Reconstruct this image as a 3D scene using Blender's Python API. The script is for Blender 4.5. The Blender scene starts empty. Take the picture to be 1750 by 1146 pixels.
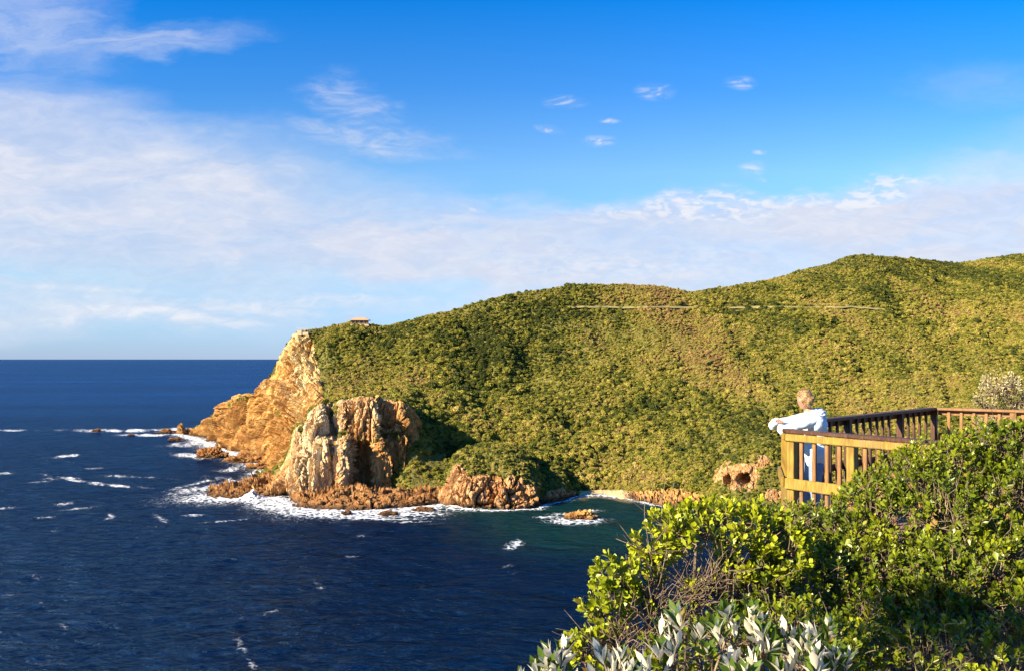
import bpy, bmesh, math, random
import numpy as np
from mathutils import Vector, Matrix
random.seed(7); rng = np.random.default_rng(7)
R = math.radians
# ------------------------------------------------------------------ camera, world, sun, exposure
F = 1515.0; CX = 875.0; HY = 613.0; EYE = 70.0; K = EYE*F      # photo is 1750 x 1146, sea level z = 0
scene = bpy.context.scene
cam_d = bpy.data.cameras.new('camera'); cam = bpy.data.objects.new('camera', cam_d)
scene.collection.objects.link(cam); scene.camera = cam
cam.location = (0, 0, EYE); cam.rotation_euler = (R(90), 0, 0)
cam_d.sensor_width = 36; cam_d.lens = 36*F/1750; cam_d.shift_y = (HY-573)/1750
cam_d.clip_start = 0.1; cam_d.clip_end = 200000
SUN_EL = 27.0; SUN_DIR = Vector((-0.86, -0.51, 0)).normalized()
sun_vec = Vector((SUN_DIR.x*math.cos(R(SUN_EL)), SUN_DIR.y*math.cos(R(SUN_EL)), math.sin(R(SUN_EL))))
sd = bpy.data.lights.new('sun', 'SUN'); sd.energy = 5.0; sd.angle = R(0.5); sd.color = (1.0, 0.84, 0.60)
so = bpy.data.objects.new('sun', sd); scene.collection.objects.link(so)
so.rotation_euler = sun_vec.to_track_quat('Z', 'Y').to_euler()
scene.view_settings.view_transform = 'Standard'; scene.view_settings.look = 'None'
scene.view_settings.gamma = 1; scene.view_settings.exposure = 1.6
SKY_STRENGTH = 0.05

_e = np.array([.58, .30, .76]); _e /= np.linalg.norm(_e); _x = np.cross([0, 1, 0], _e); _x /= np.linalg.norm(_x)
DIP = np.stack([_x, np.cross(_e, _x), _e], 1)      # columns: across, out, along the dipping strata
class NT:
    """small helper to write node trees"""
    def __init__(s, tree): s.t = tree; s.n = tree.nodes; s.l = tree.links
    def new(s, typ, ins=None, **kw):
        n = s.n.new(typ)
        for k, v in kw.items(): setattr(n, k, v)
        for k, v in (ins or {}).items(): s.put(n.inputs[k], v)
        return n
    def put(s, sock, v):
        if isinstance(v, bpy.types.NodeSocket): s.l.new(v, sock)
        else:
            if isinstance(v, tuple) and len(v) == 3 and sock.type == 'RGBA': v = (*v, 1)
            sock.default_value = v
    def math(s, op, a, b=0.0, c=None, clamp=False):
        n = s.new('ShaderNodeMath', operation=op, use_clamp=clamp); s.put(n.inputs[0], a); s.put(n.inputs[1], b)
        if c is not None: s.put(n.inputs[2], c)
        return n.outputs[0]
    def mix(s, f, a, b, mode='MIX'):
        n = s.new('ShaderNodeMix', data_type='RGBA', blend_type=mode, clamp_factor=True)
        s.put(n.inputs[0], f); s.put(n.inputs[6], a); s.put(n.inputs[7], b); return n.outputs[2]
    def remap(s, v, a, b, c=0.0, d=1.0, smooth=True):
        n = s.new('ShaderNodeMapRange', interpolation_type='SMOOTHSTEP' if smooth else 'LINEAR')
        for i, q in enumerate((v, a, b, c, d)): s.put(n.inputs[i], q)
        return n.outputs[0]
    def noise(s, vec, scale, detail=4, rough=.55, dist=0.0, stretch=None, rot=(0, 0, 0)):
        if rot == 'dip':
            cs = [s.new('ShaderNodeVectorMath', {0: vec, 1: tuple(float(q) for q in DIP[:, k])}, operation='DOT_PRODUCT').outputs['Value'] for k in range(3)]
            vec = s.new('ShaderNodeCombineXYZ', {0: cs[0], 1: cs[1], 2: cs[2]}).outputs[0]; rot = (0, 0, 0)
        if stretch or rot != (0, 0, 0):
            vec = s.new('ShaderNodeMapping', {0: vec, 2: rot, 3: stretch or (1, 1, 1)}).outputs[0]
        return s.new('ShaderNodeTexNoise', {'Vector': vec, 'Scale': scale, 'Detail': detail, 'Roughness': rough, 'Distortion': dist}).outputs[0]
    def ramp(s, f, stops):
        n = s.new('ShaderNodeValToRGB', {0: f}); cr = n.color_ramp
        while len(cr.elements) < len(stops): cr.elements.new(.5)
        for e, (p, c) in zip(cr.elements, stops): e.position = p; e.color = (*c, 1)
        return n.outputs[0]
    def attr(s, name): return s.new('ShaderNodeAttribute', attribute_name=name).outputs['Fac']
    def bump(s, h, strength=1.0, dist=0.1, nrm=None):
        n = s.new('ShaderNodeBump', {'Height': h, 'Strength': strength, 'Distance': dist})
        if nrm is not None: s.put(n.inputs['Normal'], nrm)
        return n.outputs[0]

world = bpy.data.worlds.new('World'); scene.world = world; world.use_nodes = True
def build_world():
    W = NT(world.node_tree); W.n.clear()
    sky = W.new('ShaderNodeTexSky', sky_type='NISHITA', sun_disc=False, sun_elevation=R(SUN_EL),
                sun_rotation=math.atan2(SUN_DIR.x, SUN_DIR.y), altitude=70, air_density=1.0, dust_density=0.0, ozone_density=1.5)
    d = W.new('ShaderNodeTexCoord').outputs['Generated']
    sep = W.new('ShaderNodeSeparateXYZ', {0: d}); x, y, z = sep.outputs
    yy = W.math('MAXIMUM', W.math('ABSOLUTE', y), .06)
    U = W.math('DIVIDE', x, yy); V = W.math('DIVIDE', z, yy)
    uv = W.new('ShaderNodeCombineXYZ', {0: U, 1: V}).outputs[0]
    def px(a, b): return ((a-CX)/F, (HY-b)/F, 0)
    def blob(cx, cy, rx, ry, ang=0.0, soft=1.0, vec=uv):
        c = px(cx, cy)
        v = W.new('ShaderNodeVectorMath', {0: vec, 1: c}, operation='SUBTRACT').outputs[0]
        v = W.new('ShaderNodeVectorRotate', {'Vector': v, 'Angle': R(-ang)}, rotation_type='Z_AXIS').outputs[0]
        v = W.new('ShaderNodeVectorMath', {0: v, 1: (F/rx, F/ry, 0)}, operation='MULTIPLY').outputs[0]
        l = W.new('ShaderNodeVectorMath', {0: v}, operation='LENGTH').outputs['Value']
        return W.remap(l, 1.0, 1.0-soft, 0.0, 1.0)
    # warped coordinates so that edges of the banks are ragged
    wn = W.new('ShaderNodeTexNoise', {'Vector': W.new('ShaderNodeMapping', {0: uv, 3: (3, 8, 1)}).outputs[0], 'Scale': 1.6, 'Detail': 5, 'Roughness': .6})
    off = W.new('ShaderNodeVectorMath', {0: wn.outputs['Color'], 1: (.5, .5, .5)}, operation='SUBTRACT').outputs[0]
    off = W.new('ShaderNodeVectorMath', {0: off, 1: (.22, .10, 0)}, operation='MULTIPLY').outputs[0]
    wuv = W.new('ShaderNodeVectorMath', {0: uv, 1: off}, operation='ADD').outputs[0]
    streak = W.noise(wuv, 1.0, 9, .62, .6, (3.2, 15, 1), (0, 0, R(-5)))
    fine = W.noise(uv, 1.0, 7, .6, 1.2, (22, 60, 1), (0, 0, R(-8)))
    puff = W.noise(uv, 1.0, 4, .55, .5, (55, 130, 1), (0, 0, R(-10)))
    def mx(*a):
        r = a[0]
        for q in a[1:]: r = W.math('MAXIMUM', r, q)
        return r
    def mul(a, b): return W.math('MULTIPLY', a, b)
    def add(a, b): return W.math('ADD', a, b)
    s1 = W.remap(streak, .33, .68); f1 = W.remap(fine, .36, .66)
    bank = mx(mul(blob(60, 320, 900, 215, -9, .5, wuv), .95), mul(blob(700, 435, 1150, 105, -3, .65, wuv), 1.0), mul(blob(1400, 425, 1050, 128, 2, .4, wuv), 1.0))
    bank = mul(bank, add(mul(s1, .30), .74))
    low = mul(blob(400, 500, 3000, 95, 0, .8, wuv), add(mul(s1, .45), .30))
    tl = mul(mx(blob(190, 75, 330, 45, 8, .9, wuv), mul(blob(60, 60, 220, 110, -6, .9, wuv), .8)), add(mul(s1, .75), .05))
    midw = mul(.95, mul(mx(blob(600, 165, 120, 60, -25, .95, wuv), blob(620, 225, 210, 40, -6, .95, wuv)), mul(add(s1, f1), .36)))
    veil = mul(mx(blob(1760, 270, 380, 130, 22, .9, wuv), mul(blob(1650, 130, 160, 60, 0, .95, wuv), .35)), add(mul(s1, .35), .25))
    lowst = mul(mx(blob(280, 536, 290, 20, -4, .9, wuv), mul(blob(500, 520, 420, 14, -2, .9, wuv), .7), mul(blob(120, 492, 240, 8, -3, .9), .6)), add(mul(f1, .55), .38))
    puffs = 0.0
    for a in ((965, 177, 46, 15, 0), (1116, 158, 44, 20, 0), (1021, 241, 38, 12, 0), (940, 223, 34, 10, -12), (1283, 288, 34, 20, 12),
              (1300, 304, 18, 7, 0), (814, 361, 20, 6, 0), (862, 344, 26, 7, 0), (1040, 209, 24, 7, 0), (1265, 140, 36, 16, 0), (1302, 257, 18, 7, 0)):
        b = blob(*a, .95, W.new('ShaderNodeVectorMath', {0: uv, 1: W.new('ShaderNodeVectorMath', {0: off, 1: (.1, .15, 0)}, operation='MULTIPLY').outputs[0]}, operation='ADD').outputs[0])
        puffs = b if puffs == 0.0 else mx(puffs, b)
    puffs = mul(puffs, add(mul(W.remap(fine, .42, .62), .72), .10))
    dapple = mul(mx(blob(1220, 345, 330, 38, 5, .75, wuv), blob(1480, 325, 120, 26, 12, .8, wuv), mul(blob(1080, 455, 420, 50, -3, .8, wuv), .4)), W.remap(puff, .42, .62))
    mask = W.math('MAXIMUM', bank, low)
    for q in (tl, midw, veil, lowst, puffs): mask = W.math('SUBTRACT', 1.0, mul(W.math('SUBTRACT', 1.0, mask), W.math('SUBTRACT', 1.0, mul(q, .9))))
    mask = W.math('SUBTRACT', 1.0, mul(W.math('SUBTRACT', 1.0, mask), W.math('SUBTRACT', 1.0, mul(dapple, .8))), 0, clamp=True)
    G = SKY_STRENGTH*2**scene.view_settings.exposure
    # the sky texture, its blue deepened away from the horizon
    hz = W.remap(V, 0.0, .42, 0, 1, False)
    tint = W.ramp(hz, [(0, (.36, .54, 1.20)), (.22, (.60, .88, 1.18)), (.50, (.64, .98, 1.26)), (.72, (.27, .80, 1.38)), (1, (.0, .70, 1.50))])
    base = W.mix(1.0, sky.outputs[0], tint, 'MULTIPLY')
    c1 = (.88/G, .89/G, .95/G); c2 = (.60/G, .67/G, .86/G)
    ccol = W.mix(W.math('ADD', add(mul(s1, .42), mul(f1, .28)), mul(mx(lowst, dapple, puffs), .7), clamp=True), c2, c1)
    out = W.mix(mask, base, ccol)
    bg = W.new('ShaderNodeBackground', {0: out, 1: SKY_STRENGTH})
    W.l.new(bg.outputs[0], W.new('ShaderNodeOutputWorld').inputs[0])
build_world()

# ------------------------------------------------------------------ helpers
def P(x, y, D): return np.array([(x-CX)/F*D, D, EYE-(y-HY)/F*D])
def tag(o, label=None, cat=None, group=None, kind=None):
    if label: o['label'] = label
    if cat: o['category'] = cat
    if group: o['group'] = group
    if kind: o['kind'] = kind
    return o
def link(o, parent=None):
    scene.collection.objects.link(o)
    if parent: o.parent = parent; o.matrix_parent_inverse = parent.matrix_world.inverted()
    return o
def empty(name, loc):
    o = bpy.data.objects.new(name, None); o.location = loc; scene.collection.objects.link(o); o.matrix_world = Matrix.Translation(loc); return o
def mesh_obj(name, V, faces, mat, parent=None, smooth=False, attrs=None):
    """V (n,3); faces: int array (m,3|4) or list of lists"""
    me = bpy.data.meshes.new(name); V = np.asarray(V, dtype=np.float32)
    if isinstance(faces, np.ndarray):
        m, k = faces.shape
        me.vertices.add(len(V)); me.vertices.foreach_set('co', V.ravel())
        me.loops.add(m*k); me.loops.foreach_set('vertex_index', faces.astype(np.int32).ravel())
        me.polygons.add(m); me.polygons.foreach_set('loop_start', np.arange(m, dtype=np.int32)*k)
        me.update(calc_edges=True)
    else:
        me.from_pydata(V.tolist(), [], faces); me.update()
    me.polygons.foreach_set('use_smooth', [smooth]*len(me.polygons))
    for an, av in (attrs or {}).items():
        a = me.attributes.new(an, 'FLOAT', 'POINT'); a.data.foreach_set('value', np.asarray(av, dtype=np.float32).ravel())
    if mat: me.materials.append(mat)
    return link(bpy.data.objects.new(name, me), parent)

# numpy noise
_perm = rng.permutation(4096); _grad = rng.normal(size=(4096, 3)); _grad /= np.linalg.norm(_grad, axis=1, keepdims=True); _rnd = rng.random((4096, 4))
def _hash(i, j, k): return _perm[(_perm[(_perm[i & 4095]+j) & 4095]+k) & 4095]
def perlin(p):
    p = np.asarray(p, dtype=float); i0 = np.floor(p).astype(int); f = p-i0; u = f*f*f*(f*(f*6-15)+10); r = 0
    for dx in (0, 1):
        for dy in (0, 1):
            for dz in (0, 1):
                g = _grad[_hash(i0[..., 0]+dx, i0[..., 1]+dy, i0[..., 2]+dz)]
                d = (g*(f-np.array([dx, dy, dz]))).sum(-1)
                r = r+d*(u[..., 0] if dx else 1-u[..., 0])*(u[..., 1] if dy else 1-u[..., 1])*(u[..., 2] if dz else 1-u[..., 2])
    return r*1.4
def fbm(p, o=4, g=.5):
    r = 0; a = 1
    for k in range(o): r = r+a*perlin(np.asarray(p)*2**k+17.3*k); a *= g
    return r
def worley(p):
    p = np.asarray(p, dtype=float); i0 = np.floor(p).astype(int); b1 = np.full(p.shape[:-1], 9.); b2 = b1.copy(); rr = np.zeros_like(b1)
    for dx in (-1, 0, 1):
        for dy in (-1, 0, 1):
            for dz in (-1, 0, 1):
                h = _hash(i0[..., 0]+dx, i0[..., 1]+dy, i0[..., 2]+dz)
                q = i0+np.array([dx, dy, dz])+_rnd[h][..., :3]; d = np.linalg.norm(q-p, axis=-1)
                c = d < b1; b2 = np.where(c, b1, np.minimum(b2, d)); rr = np.where(c, _rnd[h][..., 3], rr); b1 = np.where(c, d, b1)
    return b1, b2, rr
def sstep(x, a, b): t = np.clip((x-a)/(b-a), 0, 1); return t*t*(3-2*t)
def grid_normals(G):
    du = np.gradient(G, axis=0); dv = np.gradient(G, axis=1); n = np.cross(du, dv); n /= np.maximum(np.linalg.norm(n, axis=-1, keepdims=True), 1e-9); return n
def grid_faces(a, b):
    i = np.arange(a-1)[:, None]*b+np.arange(b-1)[None]; i = i.ravel(); return np.stack([i, i+b, i+b+1, i+1], 1)
def pchip_like(xk, yk, x):   # smooth monotone interpolation across columns
    xk = np.asarray(xk, float); yk = np.asarray(yk, float); h = np.diff(xk); d = np.diff(yk)/h; m = np.zeros_like(yk)
    m[0] = d[0]; m[-1] = d[-1]
    s = d[:-1]*d[1:]; w1 = 2*h[1:]+h[:-1]; w2 = h[1:]+2*h[:-1]
    with np.errstate(divide='ignore', invalid='ignore'): mm = (w1+w2)/(w1/d[:-1]+w2/d[1:])
    m[1:-1] = np.where(s > 0, mm, 0)
    i = np.clip(np.searchsorted(xk, x)-1, 0, len(xk)-2); t = (x-xk[i])/h[i]
    return (2*t**3-3*t**2+1)*yk[i]+(t**3-2*t**2+t)*h[i]*m[i]+(-2*t**3+3*t**2)*yk[i+1]+(t**3-t**2)*h[i]*m[i+1]
def loft(cols, du, nseg, smooth_v=True):
    """cols: [(x, [(D, z), ...])] same knots in every column -> grid (nu, nv, 3), px x, v in knot units"""
    xs = np.array([c[0] for c in cols], float); kn = np.array([c[1] for c in cols], float)      # (nc, nk, 2)
    x = np.arange(xs[0], xs[-1]+1e-6, du); nk = kn.shape[1]
    A = np.stack([[pchip_like(xs, kn[:, k, c], x) for c in (0, 1)] for k in range(nk)])         # (nk,2,nu)
    v = np.concatenate([np.linspace(k, k+1, nseg[k], endpoint=False) for k in range(nk-1)]+[[nk-1]])
    D = np.stack([pchip_like(np.arange(nk), A[:, 0, i], v) for i in range(len(x))]); Z = np.stack([pchip_like(np.arange(nk), A[:, 1, i], v) for i in range(len(x))])
    G = np.stack([(x[:, None]-CX)/F*D, D, Z], -1)
    return G, np.repeat(x[:, None], len(v), 1), np.repeat(v[None], len(x), 0)
def zof(y, D): return EYE-(y-HY)/F*D
def wD(y): return K/(y-HY)
def rock_disp(Q, stretch, amp, seed=0.0, rot=None):
    """blocky, cracked relief in the strata's own frame"""
    q = Q if rot is None else Q@np.array(rot)
    q = q*np.array(stretch)+seed; q = q+.35*np.stack([perlin(q*.8+3), perlin(q*.8+31), perlin(q*.8+57)], -1)
    f1, f2, r = worley(q); g1, g2, r2 = worley(q*2.7+9); e1, e2, r3 = worley(q*6.1+4)
    d = (r-.5)*1.1+(r2-.5)*.5+(r3-.5)*.25-.95*(1-sstep(f2-f1, 0, .13))-.45*(1-sstep(g2-g1, 0, .15))
    return d*amp
def rgba(*a): return a

# ------------------------------------------------------------------ materials
def material(name):
    m = bpy.data.materials.new(name); m.use_nodes = True; t = NT(m.node_tree); t.n.clear()
    b = t.new('ShaderNodeBsdfPrincipled'); o = t.new('ShaderNodeOutputMaterial'); t.l.new(b.outputs[0], o.inputs[0]); return m, t, b, o
def pos(t): return t.new('ShaderNodeNewGeometry').outputs['Position']
def rock_material(name, tint=(1, 1, 1), stretch=(1, 1, .25), rot=(0, 0, 0)):
    m, t, b, _ = material(name); p = pos(t)
    n1 = t.noise(p, .09, 6, .62, .4); n2 = t.noise(p, .45, 6, .65, .8, stretch, rot); n3 = t.noise(p, 1.6, 5, .6)
    c = t.ramp(n2, [(.28, (.10, .045, .018)), (.42, (.36, .16, .05)), (.53, (.50, .27, .10)), (.66, (.62, .43, .22)), (.80, (.74, .62, .44))])
    c = t.mix(t.remap(n1, .38, .62), c, (.46, .21, .065), 'MIX')
    c = t.mix(.5, c, t.ramp(n2, [(.28, (.16, .07, .03)), (.5, (.48, .26, .10)), (.75, (.70, .54, .33))]))
    pale = t.attr('pale')
    c = t.mix(t.math('MULTIPLY', pale, t.remap(n2, .34, .60)), c, (.74, .64, .48))
    crack = t.remap(t.noise(p, .8, 5, .7, 1.5, (stretch[0]*1.6, stretch[1]*1.6, stretch[2]*.7), rot), .34, .46)
    c = t.mix(crack, (.085, .045, .025), c)
    c = t.mix(t.math('MULTIPLY', t.attr('rust'), t.remap(n2, .3, .6, 1.0, .45)), c, (.20, .085, .035))
    c = t.mix(1.0, c, (.98, .95, .90), 'MULTIPLY')
    c = t.mix(1.0, c, tint, 'MULTIPLY')
    z = t.new('ShaderNodeSeparateXYZ', {0: p}).outputs[2]
    wet = t.remap(t.math('ADD', z, t.math('MULTIPLY', n3, 2.5)), 1.2, 4.2); c = t.mix(wet, (.075, .042, .024), c)
    sand = t.attr('sand'); c = t.mix(sand, t.mix(n3, (.52, .36, .19), (.62, .47, .28)), c) if False else t.mix(sand, c, t.mix(n3, (.60, .42, .19), (.72, .54, .29)))
    veg = t.remap(t.math('ADD', t.attr('veg'), t.math('MULTIPLY', t.math('SUBTRACT', n3, .5), .9)), .38, .62)
    g = t.ramp(t.noise(p, .35, 5, .6), [(.3, (.05, .055, .012)), (.5, (.13, .125, .022)), (.7, (.24, .19, .06))])
    c = t.mix(veg, c, g)
    t.put(b.inputs['Base Color'], c); t.put(b.inputs['Roughness'], .85); t.put(b.inputs['Specular IOR Level'], .25)
    h = t.math('ADD', t.math('MULTIPLY', n2, 1.4), t.math('MULTIPLY', n3, .5))
    t.put(b.inputs['Normal'], t.bump(h, .9, 1.3)); return m
ROT_DIAG = (0, R(-35), 0)
M_rock = rock_material('orange_rock', tint=(1.10, 1.14, .88), stretch=(.8, .28, .36), rot='dip')
M_butt = rock_material('pale_cracked_rock', tint=(1.08, 1.09, .96), stretch=(1.1, 1.1, .2))
M_low = rock_material('shore_rock', tint=(.68, .60, .48), stretch=(.5, 1, 1.2))

def shrub_material(name, stops, var=.25):
    m, t, b, o = material(name); p = pos(t); oi = t.new('ShaderNodeObjectInfo')
    n = t.noise(oi.outputs['Location'], .012, 5, .62, .3); n2 = t.noise(oi.outputs['Location'], .075, 3, .6); tone = t.new('ShaderNodeAttribute', attribute_type='INSTANCER', attribute_name='tone').outputs['Fac']
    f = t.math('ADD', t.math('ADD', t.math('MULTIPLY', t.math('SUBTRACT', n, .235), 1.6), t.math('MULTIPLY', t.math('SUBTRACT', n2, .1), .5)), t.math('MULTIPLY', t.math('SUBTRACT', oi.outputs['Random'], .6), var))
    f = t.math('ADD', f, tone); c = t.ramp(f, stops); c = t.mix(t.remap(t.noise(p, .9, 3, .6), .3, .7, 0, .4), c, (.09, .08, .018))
    t.put(b.inputs['Base Color'], c); t.put(b.inputs['Roughness'], .75); t.put(b.inputs['Specular IOR Level'], .2)
    tr = t.new('ShaderNodeBsdfTranslucent', {0: c}); mx = t.new('ShaderNodeMixShader', {0: .15})
    t.l.new(b.outputs[0], mx.inputs[1]); t.l.new(tr.outputs[0], mx.inputs[2]); t.l.new(mx.outputs[0], o.inputs[0]); return m
M_hillshrub = shrub_material('hill_shrub_leaves', [(.28, (.038, .058, .010)), (.42, (.12, .14, .018)), (.53, (.24, .23, .028)), (.66, (.36, .31, .052)), (.78, (.42, .33, .09)), (.95, (.33, .20, .08))], .42)

def leaf_material(name, ca, cb, cc, under=None, rough=.36, trans=.11):
    m, t, b, o = material(name); r = t.attr('rnd')
    c = t.ramp(r, [(0.0, ca), (.5, cb), (.90, cc), (.975, (.30, .22, .02)), (1.0, (.30, .13, .04))])
    c = t.mix(t.remap(t.noise(pos(t), 60, 3, .6), .3, .7, 0, .35), c, tuple(q*.55 for q in ca))
    if under: c = t.mix(t.new('ShaderNodeNewGeometry').outputs['Backfacing'], c, under)
    t.put(b.inputs['Base Color'], c); t.put(b.inputs['Roughness'], rough); t.put(b.inputs['Specular IOR Level'], .35)
    tr = t.new('ShaderNodeBsdfTranslucent', {0: t.mix(.5, c, (.30, .36, .02)) if not under else c}); mx = t.new('ShaderNodeMixShader', {0: trans})
    t.l.new(b.outputs[0], mx.inputs[1]); t.l.new(tr.outputs[0], mx.inputs[2]); t.l.new(mx.outputs[0], o.inputs[0]); return m
M_leaf = leaf_material('glossy_green_leaf', (.040, .080, .005), (.13, .17, .007), (.32, .345, .013))
M_leaf_y = leaf_material('yellow_green_leaf', (.10, .15, .008), (.30, .34, .010), (.50, .50, .018))
M_leaf_s = leaf_material('silver_backed_leaf', (.05, .10, .008), (.09, .16, .012), (.14, .21, .02), under=(.95, .86, .66), rough=.6, trans=.35)
M_leaf_w = leaf_material('pale_flowering_leaf', (.16, .16, .05), (.42, .36, .16), (.72, .64, .42), rough=.6)
def twig_mat():
    m, t, b, _ = material('grey_brown_bark'); n = t.noise(pos(t), 30, 4, .6)
    t.put(b.inputs['Base Color'], t.ramp(n, [(.3, (.07, .045, .028)), (.55, (.19, .135, .085)), (.75, (.36, .29, .21))])); t.put(b.inputs['Roughness'], .85); t.put(b.inputs['Normal'], t.bump(n, .6, .004)); return m
M_twig = twig_mat()
def wood(name, a, bcol, c, grain_axis=(8, 8, .8)):
    m, t, b, _ = material(name); tc = t.new('ShaderNodeTexCoord').outputs['Object']
    n = t.noise(tc, 6, 6, .65, 1.0, grain_axis); k = t.noise(tc, 3.1, 3, .5)
    col = t.ramp(n, [(.3, a), (.5, bcol), (.72, c)]); col = t.mix(t.remap(k, .3, .7, 0, .45), col, a); col = t.mix(t.remap(t.noise(tc, 2.3, 5, .7, 1.0, (3, 3, .8)), .50, .72, 0, .55), col, tuple(.45*q+.05 for q in (bcol[0], bcol[0]*.9, bcol[0]*.75)))
    t.put(b.inputs['Base Color'], col); t.put(b.inputs['Roughness'], .55); t.put(b.inputs['Specular IOR Level'], .35); t.put(b.inputs['Normal'], t.bump(n, .35, .004)); return m
M_wood_y = wood('weathered_yellow_pine', (.11, .065, .012), (.28, .18, .026), (.40, .275, .048))
M_wood_d = wood('dark_stained_and_shaded_wood', (.025, .009, .004), (.07, .026, .010), (.15, .065, .025))
M_wood_b = wood('brown_weathered_wood', (.10, .045, .016), (.26, .13, .04), (.38, .21, .075))
def ground_mat():
    m, t, b, _ = material('dry_soil'); n = t.noise(pos(t), .8, 6, .6)
    t.put(b.inputs['Base Color'], t.ramp(n, [(.3, (.015, .016, .006)), (.55, (.045, .038, .016)), (.75, (.10, .07, .035))])); t.put(b.inputs['Roughness'], .95); t.put(b.inputs['Normal'], t.bump(n, .8, .3)); return m
M_ground = ground_mat()
def plain(name, col, rough=.7, nscale=20, var=.25, bump=.2, bd=.002):
    m, t, b, _ = material(name); n = t.noise(t.new('ShaderNodeTexCoord').outputs['Object'], nscale, 4, .6)
    t.put(b.inputs['Base Color'], t.mix(t.remap(n, .3, .7), tuple(q*(1-var) for q in col), col)); t.put(b.inputs['Roughness'], rough); t.put(b.inputs['Normal'], t.bump(n, bump, bd)); return m

# ------------------------------------------------------------------ the headland
def column(x, A, rest, back=(30, 170, 400), backz=(-3, .55, None)):
    Da = wD(A); kn = [(Da-9, -5), (Da, 0)]
    for y, D in rest: kn.append((D, max(zof(y, D), .2)))
    Dc, zc = kn[-1]; kn += [(Dc+back[0], zc-2.5 if zc > 6 else zc-1.5), (Dc+back[1], zc*.6-2), (Dc+back[2], -6)]
    return (x, kn)
cols = [
 column(306, 741, [(741, 829), (741, 830), (741, 831), (741, 832), (741, 833)], (4, 8, 14)),
 column(320, 744, [(742, 812), (740, 816), (738, 820), (737, 824), (736, 828)], (10, 30, 60)),
 column(335, 749, [(745, 786), (740, 796), (736, 802), (732, 810), (728, 816)], (12, 60, 120)),
 column(352, 755, [(749, 756), (740, 766), (733, 776), (725, 786), (717, 794)], (15, 80, 160)),
 column(385, 769, [(759, 692), (741, 703), (725, 715), (705, 728), (687, 740)], (18, 90, 200)),
 column(408, 778, [(766, 653), (744, 668), (722, 684), (698, 700), (676, 714)], (18, 90, 200)),
 column(428, 787, [(773, 622), (745, 638), (720, 653), (695, 670), (672, 686)], (18, 100, 220)),
 column(441, 793, [(781, 598), (752, 613), (727, 628), (702, 643), (677, 660)], (18, 110, 240)),
 column(455, 801, [(787, 574), (752, 593), (720, 610), (688, 628), (655, 646)], (18, 120, 260)),
 column(480, 815, [(802, 533), (762, 558), (715, 584), (660, 613), (608, 638)], (20, 130, 280)),
 column(494, 822, [(806, 518), (764, 546), (712, 576), (648, 608), (583, 636)], (22, 130, 280)),
 column(510, 830, [(812, 503), (766, 534), (710, 569), (640, 604), (567, 638)]),
 column(560, 840, [(822, 486), (772, 508), (702, 528), (632, 590), (559, 650)]),
 column(605, 845, [(830, 475), (785, 492), (702, 508), (631, 582), (553, 648)]),
 column(650, 849, [(839, 464), (822, 470), (702, 503), (630, 578), (559, 644)]),
 column(700, 852, [(840, 448), (800, 463), (702, 505), (625, 578), (550, 644)]),
 column(730, 853, [(841, 447), (778, 476), (702, 514), (623, 583), (542, 649)]),
 column(760, 855, [(842, 447), (780, 478), (702, 522), (620, 588), (535, 654)]),
 column(850, 856, [(845, 445), (792, 484), (700, 543), (602, 609), (511, 660)]),
 column(930, 852, [(840, 452), (787, 489), (690, 551), (591, 614), (497, 670)]),
 column(985, 846, [(838, 464), (782, 502), (690, 558), (590, 619), (490, 682)]),
 column(1030, 844, [(837, 468), (785, 502), (690, 559), (590, 622), (488, 692)]),
 column(1065, 850, [(836, 464), (788, 497), (692, 557), (590, 622), (488, 700)]),
 column(1120, 862, [(835, 452), (797, 478), (700, 544), (592, 614), (490, 706)]),
 column(1180, 869, [(838, 446), (802, 469), (710, 534), (602, 612), (499, 716)]),
 column(1240, 870, [(853, 430), (803, 462), (717, 526), (607, 610), (493, 733)]),
 column(1320, 870, [(857, 426), (807, 457), (727, 518), (610, 609), (479, 762)]),
 column(1380, 872, [(858, 423), (811, 453), (731, 514), (611, 612), (460, 788)]),
 column(1430, 874, [(859, 421), (811, 451), (736, 511), (611, 616), (446, 806)]),
 column(1480, 875, [(860, 419), (812, 449), (740, 508), (611, 622), (437, 826)]),
 column(1560, 878, [(862, 414), (814, 444), (741, 505), (611, 633), (443, 866)]),
 column(1620, 880, [(865, 409), (816, 439), (741, 503), (611, 640), (449, 900)]),
 column(1750, 882, [(866, 407), (816, 437), (741, 503), (603, 655), (434, 960)]),
 column(1950, 884, [(866, 405), (816, 437), (741, 503), (600, 660), (424, 1000)]),
 column(2500, 890, [(870, 400), (820, 432), (741, 500), (600, 660), (420, 1000)]),
]
HG, HX, HV = loft(cols, 1.25, (4, 14, 40, 60, 60, 60, 16, 16, 10))
def pxy(G): return CX+F*G[..., 0]/G[..., 1], HY+F*(EYE-G[..., 2])/G[..., 1]
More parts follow.
